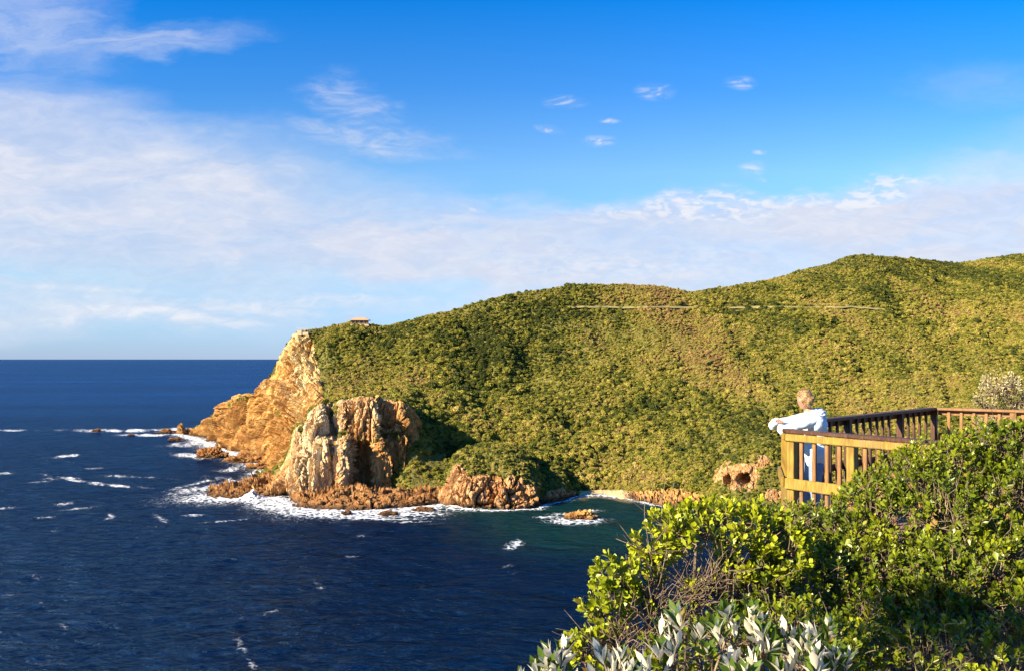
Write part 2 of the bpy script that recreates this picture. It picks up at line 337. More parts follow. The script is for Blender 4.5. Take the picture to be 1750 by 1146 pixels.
def displace_hill(G, X, V):
    N = grid_normals(G); N[N[..., 2] < 0] *= -1
    px_, py_ = pxy(G)
    # green / rock boundary on the left cliff, in the place's own coordinates along the spur
    xb = np.interp(py_, [560, 600, 640, 690, 740, 800, 850], [527, 540, 547, 556, 560, 566, 600])+16*fbm(np.stack([G[..., 2]*.07, G[..., 0]*.05, G[..., 1]*.05], -1), 3)
    veg = sstep(px_-xb, -3, 4)
    n = fbm(G*.05, 4)
    shore = sstep(V+.25*n, 1.75, 2.15); veg = veg*np.where(px_ < 600, 1, shore)
    veg = np.where((px_ > 620) & (px_ < 770), sstep(V+.3*n, 1.75, 2.1), veg)
    # scrub on ledges of the cliff
    led = (np.exp(-(((px_-402)/30)**2+((py_-692-(402-px_)*.5)/13)**2))*1.0+np.exp(-(((px_-510)/30)**2+((py_-745-(505-px_)*.8)/9)**2))*.95
           +np.exp(-(((px_-470)/26)**2+((py_-704-(470-px_)*.5)/7)**2))*.6+np.exp(-(((px_-520)/16)**2+((py_-640)/14)**2))*.25)
    veg = np.clip(np.maximum(veg, led*(.75+.8*n)), 0, 1); veg[V > 6.05] = 1
    sand = sstep(px_, 972, 985)*(1-sstep(px_, 1062, 1080))*(1-sstep(V, 2.0, 2.12))
    relief = fbm(np.stack([X*.010+V*.55+.25*perlin(np.stack([X*.01, V*.8, X*0], -1)), V*.5, X*0], -1), 3)*6.0*sstep(V, 2.2, 3.5)*(1-sstep(V, 5.2, 6))+fbm(G*.022, 4)*5.0*sstep(V, 2, 3)*(.35+.65*(1-sstep(V, 5.3, 6)))
    rel = relief*np.where(px_ > 560, 1, sstep(px_, 500, 580))
    rd = rock_disp(G, (.060, .016, .020), 11.0, 5.0, DIP)+rock_disp(G, (.13, .06, .035), 5.0, 15.0)*sstep(px_, 440, 480)+rock_disp(G, (.20, .09, .07), 1.6, 8.0, DIP)+fbm(G*.35, 3)*.4
    rd = rd+4.0*(1-np.abs(perlin((G@DIP)*np.array([.055, .01, .006])))*2.6)
    rock = 1-veg*.92
    taper = sstep(V, .9, 1.6)*(1-.75*sstep(V, 5.4, 6))
    small = rock_disp(G, (.16, .16, .2), 2.2, 2.0)
    amt = np.where(px_ < 600, rd*rock*taper, small*(1-veg)*sstep(V, .8, 1.3)*(1-sand))
    G2 = G+N*(rel+amt)[..., None]
    G2[..., 2] += (1-veg)*0
    return G2, veg, sand, N
HG2, veg, sand, HN = displace_hill(HG, HX, HV)
nu, nv = HX.shape
headland = mesh_obj('headland_hill', HG2.reshape(-1, 3), grid_faces(nu, nv), M_rock, smooth=False,
                    attrs={'rust': (1-sstep(pxy(HG)[0], 428, 452))*.5+.4*np.exp(-((pxy(HG)[0]-440)/60)**2-((pxy(HG)[1]-785)/22)**2), 'veg': veg, 'sand': sand, 'pale': np.exp(-(((pxy(HG)[0]-520)/30)**2+((pxy(HG)[1]-620)/70)**2))*1.1})
tag(headland, 'high green headland with an orange rock cliff at its seaward end', 'hill', kind='structure')

# cliff buttress
bx = [426, 445, 470, 488, 497, 503, 514, 521, 524, 529, 540, 550, 560, 566, 585, 592, 600, 620, 640, 648, 665, 680, 700, 714, 724, 738]
btop = [843, 834, 810, 790, 762, 736, 726, 727, 722, 704, 697, 692, 689, 690, 684, 683, 682, 679, 680, 681, 683, 687, 698, 722, 752, 800]
bbase = [847]*14+[846]*2+[842]*3+[842]*7
dlow = [457, 456, 452, 452, 451, 449, 447, 449, 457, 449, 446, 445, 448, 451, 444, 446, 463, 466, 464, 456, 460, 462, 464, 468, 476, 488]
dup = [470, 468, 462, 461, 459, 457, 455, 456, 460, 455, 454, 456, 463, 463, 456, 457, 458, 457, 458, 467, 468, 466, 469, 474, 482, 492]
bc = []
for x, ty, by, dl, dU in zip(bx, btop, bbase, dlow, dup):
    Dt = dU+9; zt = zof(ty, Dt); led = min(.62*zt, zof(752, dl+4)) if zt > 26 else .6*zt
    db = dl+1
    bc.append((x, [(db-9, -5), (db-.5, -.5), (dl, led*.45), (dl+4, led), (dU, led+1.6 if zt > 20 else led*1.08), (dU+4, (led+zt)*.52 if zt > 20 else led*1.3), (Dt, zt), (Dt+8, zt+.5), (Dt+60, max(zt-4, .5) if x > 520 else zt*.6), (Dt+130, zt*.5-4)]))
BG, BX, BV = loft(bc, .55, (4, 46, 46, 10, 34, 34, 8, 10, 6))
def displace_buttress(G, X, V):
    N = grid_normals(G); f = N[..., 1] > 0; N[f] *= -1
    v = rock_disp(G, (.11, .11, .020), 3.6, 1.0)+rock_disp(G, (.40, .40, .09), 1.1, 8.0)+fbm(G*.5, 3)*.5
    fl = 1.3*(1-2*np.abs(perlin(np.stack([G[..., 0]*.13, G[..., 1]*.05, G[..., 2]*.02], -1))))
    a = sstep(V, .3, 1.2)*(1-sstep(V, 5.6, 7))
    a = a*(1-.55*sstep(V, 4.8, 6))+.12*sstep(V, 5.6, 6.4)
    G2 = G+N*((v+fl)*a)[..., None]
    px_, py_ = pxy(G)
    n = fbm(G*.12, 3)
    vg = sstep(V+.2*n, 6.2, 6.8)+np.exp(-((V-4.1)/.35)**2)*(.55+.7*n)*sstep(X, 555, 575)
    vg = np.maximum(vg, np.exp(-(((px_-515)/9)**2+((py_-732)/9)**2))*.9)
    vg = np.maximum(vg, np.exp(-(((px_-570)/16)**2+((py_-700)/18)**2))*.7); vg = np.maximum(vg, np.exp(-(((px_-460)/18)**2+((py_-818)/7)**2))*.5)
    vg = np.maximum(vg, sstep(px_, 706, 722)*.8*sstep(n, -.3, .3))
    pale = np.clip(np.exp(-(((px_-540)/48)**2))*(1.15+.7*n), 0, 1); pale = np.maximum(pale, np.exp(-(((px_-620)/35)**2+((py_-705)/30)**2))*.6)
    return G2, np.clip(vg, 0, 1), pale
BG2, bveg, bpale = displace_buttress(BG, BX, BV)
butt = mesh_obj('cliff_buttress', BG2.reshape(-1, 3), grid_faces(*BX.shape), M_butt, attrs={'veg': bveg, 'pale': bpale, 'sand': bveg*0})
tag(butt, 'pale cracked cliff buttress standing over the surf', 'cliff', kind='structure')

# generic low spur / shelf lofts
def spur(name, label, cat, rows, nseg, mat, du, vegrow, amp, stretch, backs=(12, 50, 80), seed=0.0, backdrop=(0, -6, -14), holes=(), vegfun=None, kind='structure', vcap=.85):
    cs = []
    for x, A, *rest in rows:
        Da = wD(A); kn = [(Da-7, -4), (Da, 0)]+[(D, max(zof(y, D), .25)) for y, D in rest]
        Dc, zc = kn[-1]; kn += [(Dc+backs[i], max(zc+backdrop[i]*min(1, zc/10), -5)) for i in range(3)]
        cs.append((x, kn))
    G, X, V = loft(cs, du, nseg)
    N = grid_normals(G); f = N[..., 1] > 0; N[f] *= -1
    nk = len(rows[0])-2; n = fbm(G*.15, 3)
    d = rock_disp(G, stretch, amp, seed)+fbm(G*.4, 3)*amp*.18
    px_, py_ = pxy(G)
    vg = sstep(V+.35*n, vegrow-.2, vegrow+.25) if vegrow else V*0
    if vegfun: vg = np.clip(vegfun(px_, py_, V, n), 0, 1)
    edge = sstep(X, rows[0][0], rows[0][0]+6)*(1-sstep(X, rows[-1][0]-6, rows[-1][0]))
    if stretch[0] < .1: G[..., 2] += 2.2*fbm(np.stack([G[..., 0]*.09, G[..., 1]*.12, G[..., 2]*0+seed], -1), 3)*sstep(V, 1, 2)*edge
    G = G+N*(d*(1-.8*vg)*sstep(V, .6, 1.4)*edge)[..., None]
    for hx, hy, rx, ry, dep in holes:
        q = ((px_-hx)/rx)**2+(np.maximum(py_-hy, 0)/(ry*1.2))**2+(np.minimum(py_-hy, 0)/ry)**2; w = 1-sstep(q, .75, 1.05)
        w = w*(V < nk+1.2); G[..., 1] += w*dep; G[..., 0] += w*dep*.55; vg = vg*(1-w)
    return tag(mesh_obj(name, G.reshape(-1, 3), grid_faces(*X.shape), mat, attrs={'veg': vg*vcap, 'pale': V*0+.12, 'sand': V*0}), label, cat, kind=kind), G, vg, V, X
mound, MG, mveg, MV, MX = spur('rocky_mound', 'rounded mound with scrub on top and orange cracked rock below', 'cliff', [
 (750, 857, (853, 440), (851, 441), (849, 443)), (758, 861, (845, 430), (835, 434), (828, 440)), (766, 865, (836, 426), (820, 431), (806, 438)),
 (785, 868, (828, 421), (800, 428), (782, 440)), (810, 870, (824, 419), (790, 430), (772, 444)), (840, 870, (826, 419), (790, 431), (768, 446)),
 (870, 870, (832, 418), (795, 429), (771, 445)), (900, 868, (838, 421), (806, 431), (784, 446)), (918, 866, (843, 424), (820, 433), (797, 448)),
 (930, 861, (850, 432), (836, 440), (812, 454)), (946, 858, (844, 437), (825, 445), (800, 462)), (960, 856, (843, 440), (825, 447), (806, 463)),
 (974, 852, (846, 446), (836, 452), (824, 466)), (990, 848, (846, 453), (844, 456), (841, 470))],
 (4, 40, 40, 24, 8, 12, 5), rock_material('mound_rock', stretch=(1, 1, .4)), .55, 2.1, 4.2, (.14, .14, .07), (14, 55, 90), 3.0, (0, -3, -10), vegfun=lambda a, b, V, n: sstep(V+.35*n-.9*np.exp(-((a-776)/16)**2), 2.25, 2.7))
shelf, SG, sveg, SV, SX = spur('rock_shelf', 'low jagged brown rock shelf in the surf under the cliff', 'rocks', [
 (494, 863, (861, 429), (860, 431)), (515, 867, (860, 424), (855, 430)), (540, 870, (860, 420), (850, 429)), (575, 871, (860, 418), (846, 428)), (605, 871, (858, 418), (842, 430)),
 (640, 870, (858, 420), (845, 430)), (675, 867, (856, 422), (844, 433)), (715, 864, (854, 425), (843, 436)), (750, 860, (852, 432), (842, 440)), (775, 858, (852, 434), (845, 442))],
 (4, 30, 26, 10, 8, 5), M_low, .55, None, 3.0, (.09, .16, .28), (6, 16, 30), 11.0, (-3, -8, -20))
shelf2, *_ = spur('rock_spit', 'narrow brown rock spit reaching left into white surf', 'rocks', [
 (353, 849, (847, 452), (846, 454)), (370, 851, (846, 448), (841, 453)), (392, 852, (843, 449), (833, 457)), (410, 852, (842, 450), (830, 459)),
 (425, 850, (838, 454), (822, 466)), (445, 849, (836, 456), (817, 474)), (470, 849, (836, 456), (812, 480))],
 (4, 26, 26, 10, 8, 5), M_low, .5, None, 3.0, (.09, .16, .28), (6, 18, 30), 14.0, (-2, -8, -20))
def cavefun(px_, py_, V, n):
    r = np.exp(-(((px_-1260)/40)**2+((py_-814)/24)**2)*1.1)*1.5+np.exp(-(((px_-1308)/12)**2+((py_-785)/14)**2))*.62+np.exp(-(((px_-1320)/26)**2+((py_-848)/12)**2))
    return 1-sstep(r+.45*n+.16*perlin(np.stack([px_*.3, py_*.3, V*0], -1)), .45, .65)
cave, CG, cveg, CV, CX_ = spur('cave_spur', 'grassy spur with two dark arched caves in orange rock', 'cliff', [
 (1205, 872, (868, 420), (862, 425), (858, 432)), (1222, 876, (850, 412), (836, 420), (826, 430)), (1236, 880, (845, 408), (812, 416), (797, 428)),
 (1255, 882, (845, 406), (808, 414), (784, 428)), (1285, 884, (845, 405), (800, 414), (768, 430)), (1310, 884, (845, 405), (795, 415), (762, 432)),
 (1335, 884, (845, 405), (800, 416), (768, 436)), (1360, 884, (850, 405), (815, 418), (785, 440)), (1390, 882, (858, 408), (840, 420), (822, 440))],
 (4, 40, 50, 30, 8, 10, 5), rock_material('cave_rock', tint=(.95, 1.02, 1.0), stretch=(1, 1, .5)), .4, 2, 1.0, (.16, .16, .12), (14, 50, 80), 6.0, (0, -3, -10),
 holes=((1242, 818, 7, 12, 9), (1270, 816, 13, 11, 12)), vegfun=cavefun)

# sea rocks, each a rock of its own
def sea_rock(px_, py_, w, h, label, seed, dep=.55, top=0.0, group=None, mat=None):
    D = wD(py_); s = D/F; a = w*s/2; hh = h*s
    bm = bmesh.new(); bmesh.ops.create_icosphere(bm, subdivisions=5, radius=1); V = np.array([v.co[:] for v in bm.verts]); Fc = np.array([[q.index for q in f.verts] for f in bm.faces]); bm.free()
    Q = V*np.array([a, max(a*dep, 2.5), hh*1.15]); n = V/np.linalg.norm(V, axis=1, keepdims=True)
    Q = Q*(1+.35*fbm(V*1.5+seed, 3))[:, None]+n*(rock_disp(Q, (.35, .35, .5), min(1.6, hh*.5), seed))[:, None]
    Q[:, 2] += top*hh*Q[:, 0]/a
    Q = Q+np.array([(px_-CX)/F*D, D+2, 0])
    o = mesh_obj('sea_rock', Q, Fc, mat or M_low, attrs={'veg': Q[:, 0]*0, 'pale': Q[:, 0]*0, 'sand': Q[:, 0]*0})
    c = Vector(Q.mean(0)); c.z = 0; o.data.transform(Matrix.Translation(-c)); o.location = c
    return tag(o, label, 'rock', group)
sea_rock(990, 887, 62, 12, 'orange rock islet ringed with foam in the green cove', 2.0, .55, .25, mat=M_rock)
for a in ((283, 739, 34, 5, 'largest dark rock off the tip of the headland', 1), (163, 737, 16, 4, 'far small dark rock in the long white breaker left of the headland', 3),
          (222, 744, 14, 3, 'small dark rock at the left end of the nearer breaker', 4), (298, 752, 26, 4, 'flat dark rock just below the headland tip', 5),
          (360, 781, 56, 13, 'long brown rock with foam on its left end below the left cliff', 6), (420, 789, 74, 12, 'wide brown rock shelf touching the foot of the left cliff', 7),
          (443, 801, 58, 8, 'low dark rock slab in the inlet left of the buttress', 8), (385, 762, 30, 6, 'small brown rock in foam under the left ridge', 9),
          (664, 879, 34, 5, 'dark wet rock just off the front of the rock shelf', 10), (722, 873, 40, 6, 'dark wet rock at the right end of the rock shelf', 12), (592, 878, 16, 4, 'little wet rock awash in front of the rock shelf', 13)):
    sea_rock(*a[:5], a[5]*3.7, .6, 0, 'rocks in the surf')

# the distant path across the hill
def surf_z(x_px, y_px):   # nearest hill vertex on that bearing
    i = int(np.clip(round((x_px-HX[0, 0])/1.25), 0, nu-1)); pp = pxy(HG2[i]); vis = HV[i] < 6.02; j = np.argmin(np.where(vis, abs(pp[1]-y_px), 1e9)); return HG2[i, j]
M_path = plain('pale_gravel_track', (.27, .225, .085), .9, .4)
def path(pts):
    V = []; pxs = np.arange(pts[0][0], pts[-1][0], 2.0); ys = np.interp(pxs, [p[0] for p in pts], [p[1] for p in pts])+1.6*fbm(np.stack([pxs*.02, pxs*0, pxs*0], -1), 3); C = np.array([surf_z(a, b) for a, b in zip(pxs, ys)])
    k = np.ones(9)/9; Cs = np.stack([np.convolve(np.pad(C[:, i], 4, 'edge'), k, 'valid') for i in range(3)], 1); Cs[:, 2] += 1.2
    for c in Cs: V += [c+np.array([0, -3.2, -2.2]), c+np.array([0, -1.6, -.9]), c+np.array([0, 1.8, -.35])]
    n = len(Cs); f = [[3*i+j, 3*i+3+j, 3*i+4+j, 3*i+1+j] for i in range(n-1) for j in (0, 1)]
    return V, f
pv, pf = path([(975, 524), (1195, 525)]); pv2, pf2 = path([(1245, 525), (1345, 525), (1450, 524), (1516, 529)])
tag(mesh_obj('path', np.array(pv+pv2), pf+[[q+len(pv) for q in f] for f in pf2], M_path), 'pale track cut across the green hillside below the ridge', 'path', kind='structure')

# ------------------------------------------------------------------ scrub covering the hills: one mass
def bush_source(name, seed):
    r = np.random.default_rng(seed); bm = bmesh.new(); bmesh.ops.create_icosphere(bm, subdivisions=3, radius=.68)
    V = np.array([v.co[:] for v in bm.verts]); Fc = [[q.index for q in f.verts] for f in bm.faces]; bm.free()
    V = V*(1+.5*fbm(V*2.0+seed*5, 3))[:, None]*np.array([1.0, 1.0, .85]); V[:, 2] += .25
    Vs = [V]; fs = list(Fc); o = len(V)
    for k in range(200):
        d = r.normal(size=3); d /= np.linalg.norm(d); d[2] = abs(d[2])*1.1-.15
        c = d*np.array([1.0, 1.0, .8])*(.72+.3*r.random()); c[2] += .2
        a = r.normal(size=3); a /= np.linalg.norm(a); b = np.cross(a, r.normal(size=3)); b /= np.linalg.norm(b); s = .11+.15*r.random()
        Vs.append(np.array([c-a*s, c-b*s*.6, c+a*s, c+b*s*.6])); fs.append([o, o+1, o+2, o+3]); o += 4
    me = bpy.data.meshes.new(name); me.from_pydata(np.concatenate(Vs).tolist(), [], fs); me.materials.append(M_hillshrub)
    me.polygons.foreach_set('use_smooth', [i < len(Fc) for i in range(len(fs))]); return bpy.data.objects.new(name, me)
sources = [bush_source('scrub_source', i+1) for i in range(5)]
def scatter_tree(srcs):
    ng = bpy.data.node_groups.new('scatter_scrub', 'GeometryNodeTree')
    ng.interface.new_socket('Geometry', in_out='INPUT', socket_type='NodeSocketGeometry'); ng.interface.new_socket('Geometry', in_out='OUTPUT', socket_type='NodeSocketGeometry')
    T = NT(ng); gi = T.new('NodeGroupInput'); go = T.new('NodeGroupOutput'); jn = T.new('GeometryNodeJoinGeometry')
    for s in srcs:
        oi = T.new('GeometryNodeObjectInfo'); oi.inputs['Object'].default_value = s; g = T.new('GeometryNodeGeometryToInstance'); T.l.new(oi.outputs['Geometry'], g.inputs[0]); T.l.new(g.outputs[0], jn.inputs[0])
    def at(n, ty='FLOAT'): q = T.new('GeometryNodeInputNamedAttribute', data_type=ty); q.inputs[0].default_value = n; return q.outputs[0]
    ip = T.new('GeometryNodeInstanceOnPoints'); ip.inputs['Pick Instance'].default_value = True
    T.l.new(gi.outputs[0], ip.inputs['Points']); T.l.new(jn.outputs[0], ip.inputs['Instance']); T.l.new(at('idx', 'INT'), ip.inputs['Instance Index'])
    T.l.new(at('rot', 'FLOAT_VECTOR'), ip.inputs['Rotation']); T.l.new(at('scl', 'FLOAT_VECTOR'), ip.inputs['Scale']); T.l.new(ip.outputs[0], go.inputs[0]); return ng
SC = scatter_tree(sources)
def scatter(name, label, pts, size, squash=.95, tone=0.0):
    n = len(pts); me = bpy.data.meshes.new(name); me.vertices.add(n); me.vertices.foreach_set('co', np.asarray(pts, dtype=np.float32).ravel())
    a = me.attributes.new('tone', 'FLOAT', 'POINT'); a.data.foreach_set('value', (np.zeros(n)+tone).astype(np.float32))
    a = me.attributes.new('idx', 'INT', 'POINT'); a.data.foreach_set('value', rng.integers(0, len(sources), n).astype(np.int32))
    rot = np.stack([rng.normal(size=n)*.2, rng.normal(size=n)*.2, rng.random(n)*6.28], 1).astype(np.float32)
    a = me.attributes.new('rot', 'FLOAT_VECTOR', 'POINT'); a.data.foreach_set('vector', rot.ravel())
    sc = (size[:, None]*np.stack([.75+.6*rng.random(n), .75+.6*rng.random(n), squash*(.7+.9*rng.random(n)**1.5)], 1)).astype(np.float32)
    a = me.attributes.new('scl', 'FLOAT_VECTOR', 'POINT'); a.data.foreach_set('vector', sc.ravel())
    o = link(bpy.data.objects.new(name, me)); md = o.modifiers.new('scatter', 'NODES'); md.node_group = SC; return tag(o, label, 'shrubs', kind='stuff')
def sample_grid(G, w, n):
    a = np.linalg.norm(np.cross(G[1:, :-1]-G[:-1, :-1], G[:-1, 1:]-G[:-1, :-1]), axis=-1)*w[:-1, :-1]; p = (a/a.sum()).ravel()
    k = rng.choice(len(p), n, p=p); i, j = np.divmod(k, G.shape[1]-1); u, v = rng.random(n)[:, None], rng.random(n)[:, None]
    return G[i, j]*(1-u)*(1-v)+G[i+1, j]*u*(1-v)+G[i, j+1]*(1-u)*v+G[i+1, j+1]*u*v, i, j
wh = np.where(HV < 6.6, 1.0, 0)*sstep(veg, .35, .8)*np.where(HX < 1850, 1, .25)*(1-sand)
hpts, hi, hj = sample_grid(HG2, wh, 165000)
hp, hq = pxy(hpts)
big = fbm(hpts*.012+5, 3); bigk = (rng.random(len(hpts)) < .05+.10*np.clip(fbm(hpts*.02+40, 3), 0, 1)); sz = (.52+1.0*rng.random(len(hpts))**2.5+1.0*bigk*(.3+rng.random(len(hpts))))*(1+.45*np.clip(big, -1, 1))
sz *= 1+.25*np.exp(-((hp-780)/120)**2-((hq-690)/90)**2)*1.5          # taller wood in the gully
sz *= np.where(HV[hi, hj] > 5.7, .75, 1)*np.where(hp < 560, .62, 1)
grassy = ((hp > 690) & (hp < 760) & (hq > 775-(hp-690)*.0) & (hq < 835) & (fbm(hpts*.05, 2) > -.1)); sz = np.where(grassy, sz*.35, sz)
keep = ~((abs(hq-np.interp(hp, [960, 1350, 1516], [524, 524, 529])-.8) < 1.8+3.5*perlin(np.stack([hp*.05, hp*0, hp*0], -1))) & (((hp > 970) & (hp < 1200)) | ((hp > 1240) & (hp < 1516))))
def g2(x, y, a, b): return np.exp(-((hp-x)/a)**2-((hq-y)/b)**2)
tone = -.13*g2(800, 700, 130, 90)-.10*g2(1335, 700, 30, 60)-.08*g2(950, 720, 50, 90)-.06*g2(640, 590, 60, 30)+.07*g2(1200, 600, 130, 60)+.10*g2(1080, 505, 140, 16)+.06*g2(1480, 560, 160, 60)+.05*g2(740, 560, 60, 30)-.08*g2(1650, 470, 90, 28)+.10*g2(730, 800, 26, 24)+.05*g2(1000, 570, 60, 30)-.03*sstep(hq, 740, 830)  # scrub colour patches, with gully shade and the ridge's dark side painted in
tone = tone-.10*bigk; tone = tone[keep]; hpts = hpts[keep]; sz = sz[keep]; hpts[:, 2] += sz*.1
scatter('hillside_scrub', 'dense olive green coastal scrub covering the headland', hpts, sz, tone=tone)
def small_scrub(G, vg, V, n, label, vmax, s=(.6, 1.0)):
    w = sstep(vg, .45, .8)*(V < vmax); p, i, j = sample_grid(G, w, n); z = s[0]+s[1]*rng.random(n)**2; p[:, 2] += z*.1; scatter('scrub', label, p, z, tone=-.05)
small_scrub(MG, mveg, MV, 2600, 'low dark green scrub growing over the rocky mound', 6.2, (.5, .8))
small_scrub(BG2, bveg, BV, 1800, 'green scrub along the top and ledges of the cliff buttress', 8.6, (.5, 1.1))
small_scrub(CG, cveg, CV, 4000, 'short green scrub over the spur with the caves', 6.2, (.45, .8))

# ------------------------------------------------------------------ sea
def axis_y():
    a = np.concatenate([[613.15, 613.3, 613.6], np.arange(614, 725, .9), np.arange(725, 905, .45), np.arange(905, 1150, .8), np.geomspace(1152, 3200, 60)]); return a
def axis_x(): return np.concatenate([np.linspace(-6000, -60, 60), np.arange(-50, 1260, 1.3), np.linspace(1262, 8000, 90)])
WX, WY = np.meshgrid(axis_x(), axis_y(), indexing='ij'); WD = K/(WY-HY)
WG = np.stack([(WX-CX)/F*WD, WD, WD*0], -1)
amp = 1/(1+(WD/650)**2)
wv = fbm(np.stack([WG[..., 0]*.022+WG[..., 1]*.012, WG[..., 1]*.035-WG[..., 0]*.01, WD*0], -1), 3)*1.5+fbm(np.stack([WG[..., 0]*.10, WG[..., 1]*.16, WD*0+4], -1), 4, .6)*.55
WG[..., 2] = np.clip(wv, -1.2, 1.6)*amp*np.where(WD < 60, .3, 1)*.7
coast = [(306, 741, 1), (335, 749, 1), (385, 769, 1.4), (425, 787, 1.2), (455, 803, 1), (440, 830, .9), (395, 846, 1), (353, 849, 1.7), (392, 853, 1.4), (440, 851, 1.4), (475, 852, 1.2), (494, 864, 1.4), (540, 871, 1.8), (605, 873, 1.6), (675, 870, 1.5),
         (720, 867, 1.5), (762, 862, 1.2), (785, 869, .7), (840, 872, .45), (918, 868, .35), (930, 862, .3), (975, 853, .3), (985, 847, .45), (1030, 845.5, .5), (1065, 849, .4), (1120, 862, .35), (1180, 869, .3)]
cw = np.array([[(a-CX)/F*wD(b), wD(b), s] for a, b, s in coast]); foam = np.zeros(WX.shape); dmin = np.full(WX.shape, 1e9)
for p, q in zip(cw[:-1], cw[1:]):
    d = q[:2]-p[:2]; rel = WG[..., :2]-p[:2]; t = np.clip((rel@d)/(d@d), 0, 1); dist = np.linalg.norm(rel-t[..., None]*d, axis=-1); s = p[2]+(q[2]-p[2])*t
    foam = np.maximum(foam, np.exp(-dist/(9*s))*np.minimum(1, .6+.4*s)*1.05); dmin = np.minimum(dmin, dist)
patches = [  # (x, y, half width px, half height px, angle, strength)
 (225, 735, 112, 2.6, 0, 1.0), (310, 732, 45, 2.2, 2, .9), (25, 734.5, 32, 1.5, 0, .85), (250, 742.5, 48, 2.4, 0, .95), (330, 757, 45, 5, 4, .8), (325, 778, 30, 5, -8, 1.0), (380, 772, 55, 6, 0, .6),
 (410, 800, 45, 5, 4, .6), (440, 812, 26, 7, 0, .8), (350, 834, 60, 6, 10, .85), (325, 828, 42, 2.6, 14, .7), (400, 822, 45, 6, -6, .6), (430, 852, 30, 8, 0, 1.1), (470, 862, 48, 10, 0, .95), (525, 875, 62, 8, 0, .95), (600, 881, 80, 6, 0, .85), (690, 877, 75, 5, 0, .85), (500, 852, 60, 5, 0, .8), (570, 850, 60, 3, 0, .8),
 (985, 889, 46, 6.5, 0, .95), (935, 883, 26, 2.2, 0, .7), (1015, 872, 20, 3, 0, .5), (975, 878, 42, 4, 0, .5),
 (120, 778, 26, 2.6, 6, .75), (135, 820, 62, 2.2, -9, .7), (200, 829, 50, 2.2, -4, .8), (110, 816, 34, 2.2, 2, .6), (160, 800, 20, 2.2, 0, .45), (250, 815, 60, 2, -4, .35), (62, 822, 30, 1.6, 4, .4), (5, 808, 18, 2, 4, .6), (205, 813, 30, 2.5, -2, .5),
 (75, 884, 24, 2, 5, .45), (130, 868, 36, 2.2, 6, .5), (110, 860, 18, 3, 6, .55), (190, 882, 8, 4, -20, .6), (186, 886, 14, 1.6, 10, .45), (332, 878, 20, 3, 0, .7), (385, 890, 48, 1.8, 5, .5), (275, 885, 16, 5, -30, .5), (262, 899, 18, 1.6, 0, .5), (10, 868, 26, 2, 4, .4), (90, 905, 16, 2, 0, .35), (345, 919, 14, 1.8, 0, .4),
 (878, 930, 16, 6, 10, .75), (885, 926, 6, 6, 60, .8), (870, 966, 14, 4, 15, .5), (880, 980, 18, 2, 10, .45), (600, 949, 16, 2.4, 0, .6), (545, 1000, 12, 6, -35, .55), (617, 915, 12, 2, 0, .45), (462, 1048, 18, 5, 15, .5), (410, 1100, 22, 9, -55, .5), (430, 1133, 18, 7, -40, .6), (60, 985, 10, 6, 0, .5), (20, 1015, 18, 5, 8, .4), (70, 1030, 6, 3, 0, .4),
 (110, 1070, 10, 14, 40, .35), (60, 1130, 26, 7, 0, .35), (95, 1128, 30, 6, -12, .3), (30, 1050, 14, 3, 0, .3), (720, 1000, 14, 3, 0, .3), (250, 1035, 14, 2, 0, .25), (300, 960, 20, 2, 0, .2), (745, 895, 60, 1.6, 3, .35), (700, 890, 40, 2, 0, .5), (840, 905, 12, 2, 0, .3), (650, 885, 110, 2.2, 0, .6)]
for x, y, a, b, an, s in patches:
    if y > 890 and not 925 < y < 935: s *= .66
    c, q = math.cos(R(an)), math.sin(R(an)); dx = WX-x; dy = WY-y; e = ((dx*c-dy*q)/a)**2+((dx*q+dy*c)/b)**2; foam = np.maximum(foam, s*np.exp(-e*.9)*(1 if a < 20 or y > 840 else np.clip(.85+1.1*fbm(np.stack([WX*.045, WY*.12, WX*0+5], -1), 3), .15, 1.15)))
crest = sstep(wv, .75, 1.6)*sstep(fbm(WG*.012+9, 2), .1, .6)*np.exp(-((WX+0)/1100)**2)*.34; foam = np.maximum(foam, crest)
shallow = np.exp(-np.maximum(dmin-4, 0)/16)*sstep(WX, 950, 1010)*1.1*(1-.6*sstep(WX, 1070, 1100))+.55*np.exp(-(((WX-1010)/210)**2+((WY-890)/60)**2))+.25*np.exp(-dmin/14)
foam_lift = foam*.5*np.exp(-dmin/6)+1.9*np.exp(-((WX-430)/13)**2-((WY-851)/3.2)**2)*2.2
foam_lift *= (.5+.9*np.abs(fbm(WG*.35+2, 3)))
WG[..., 2] += foam_lift
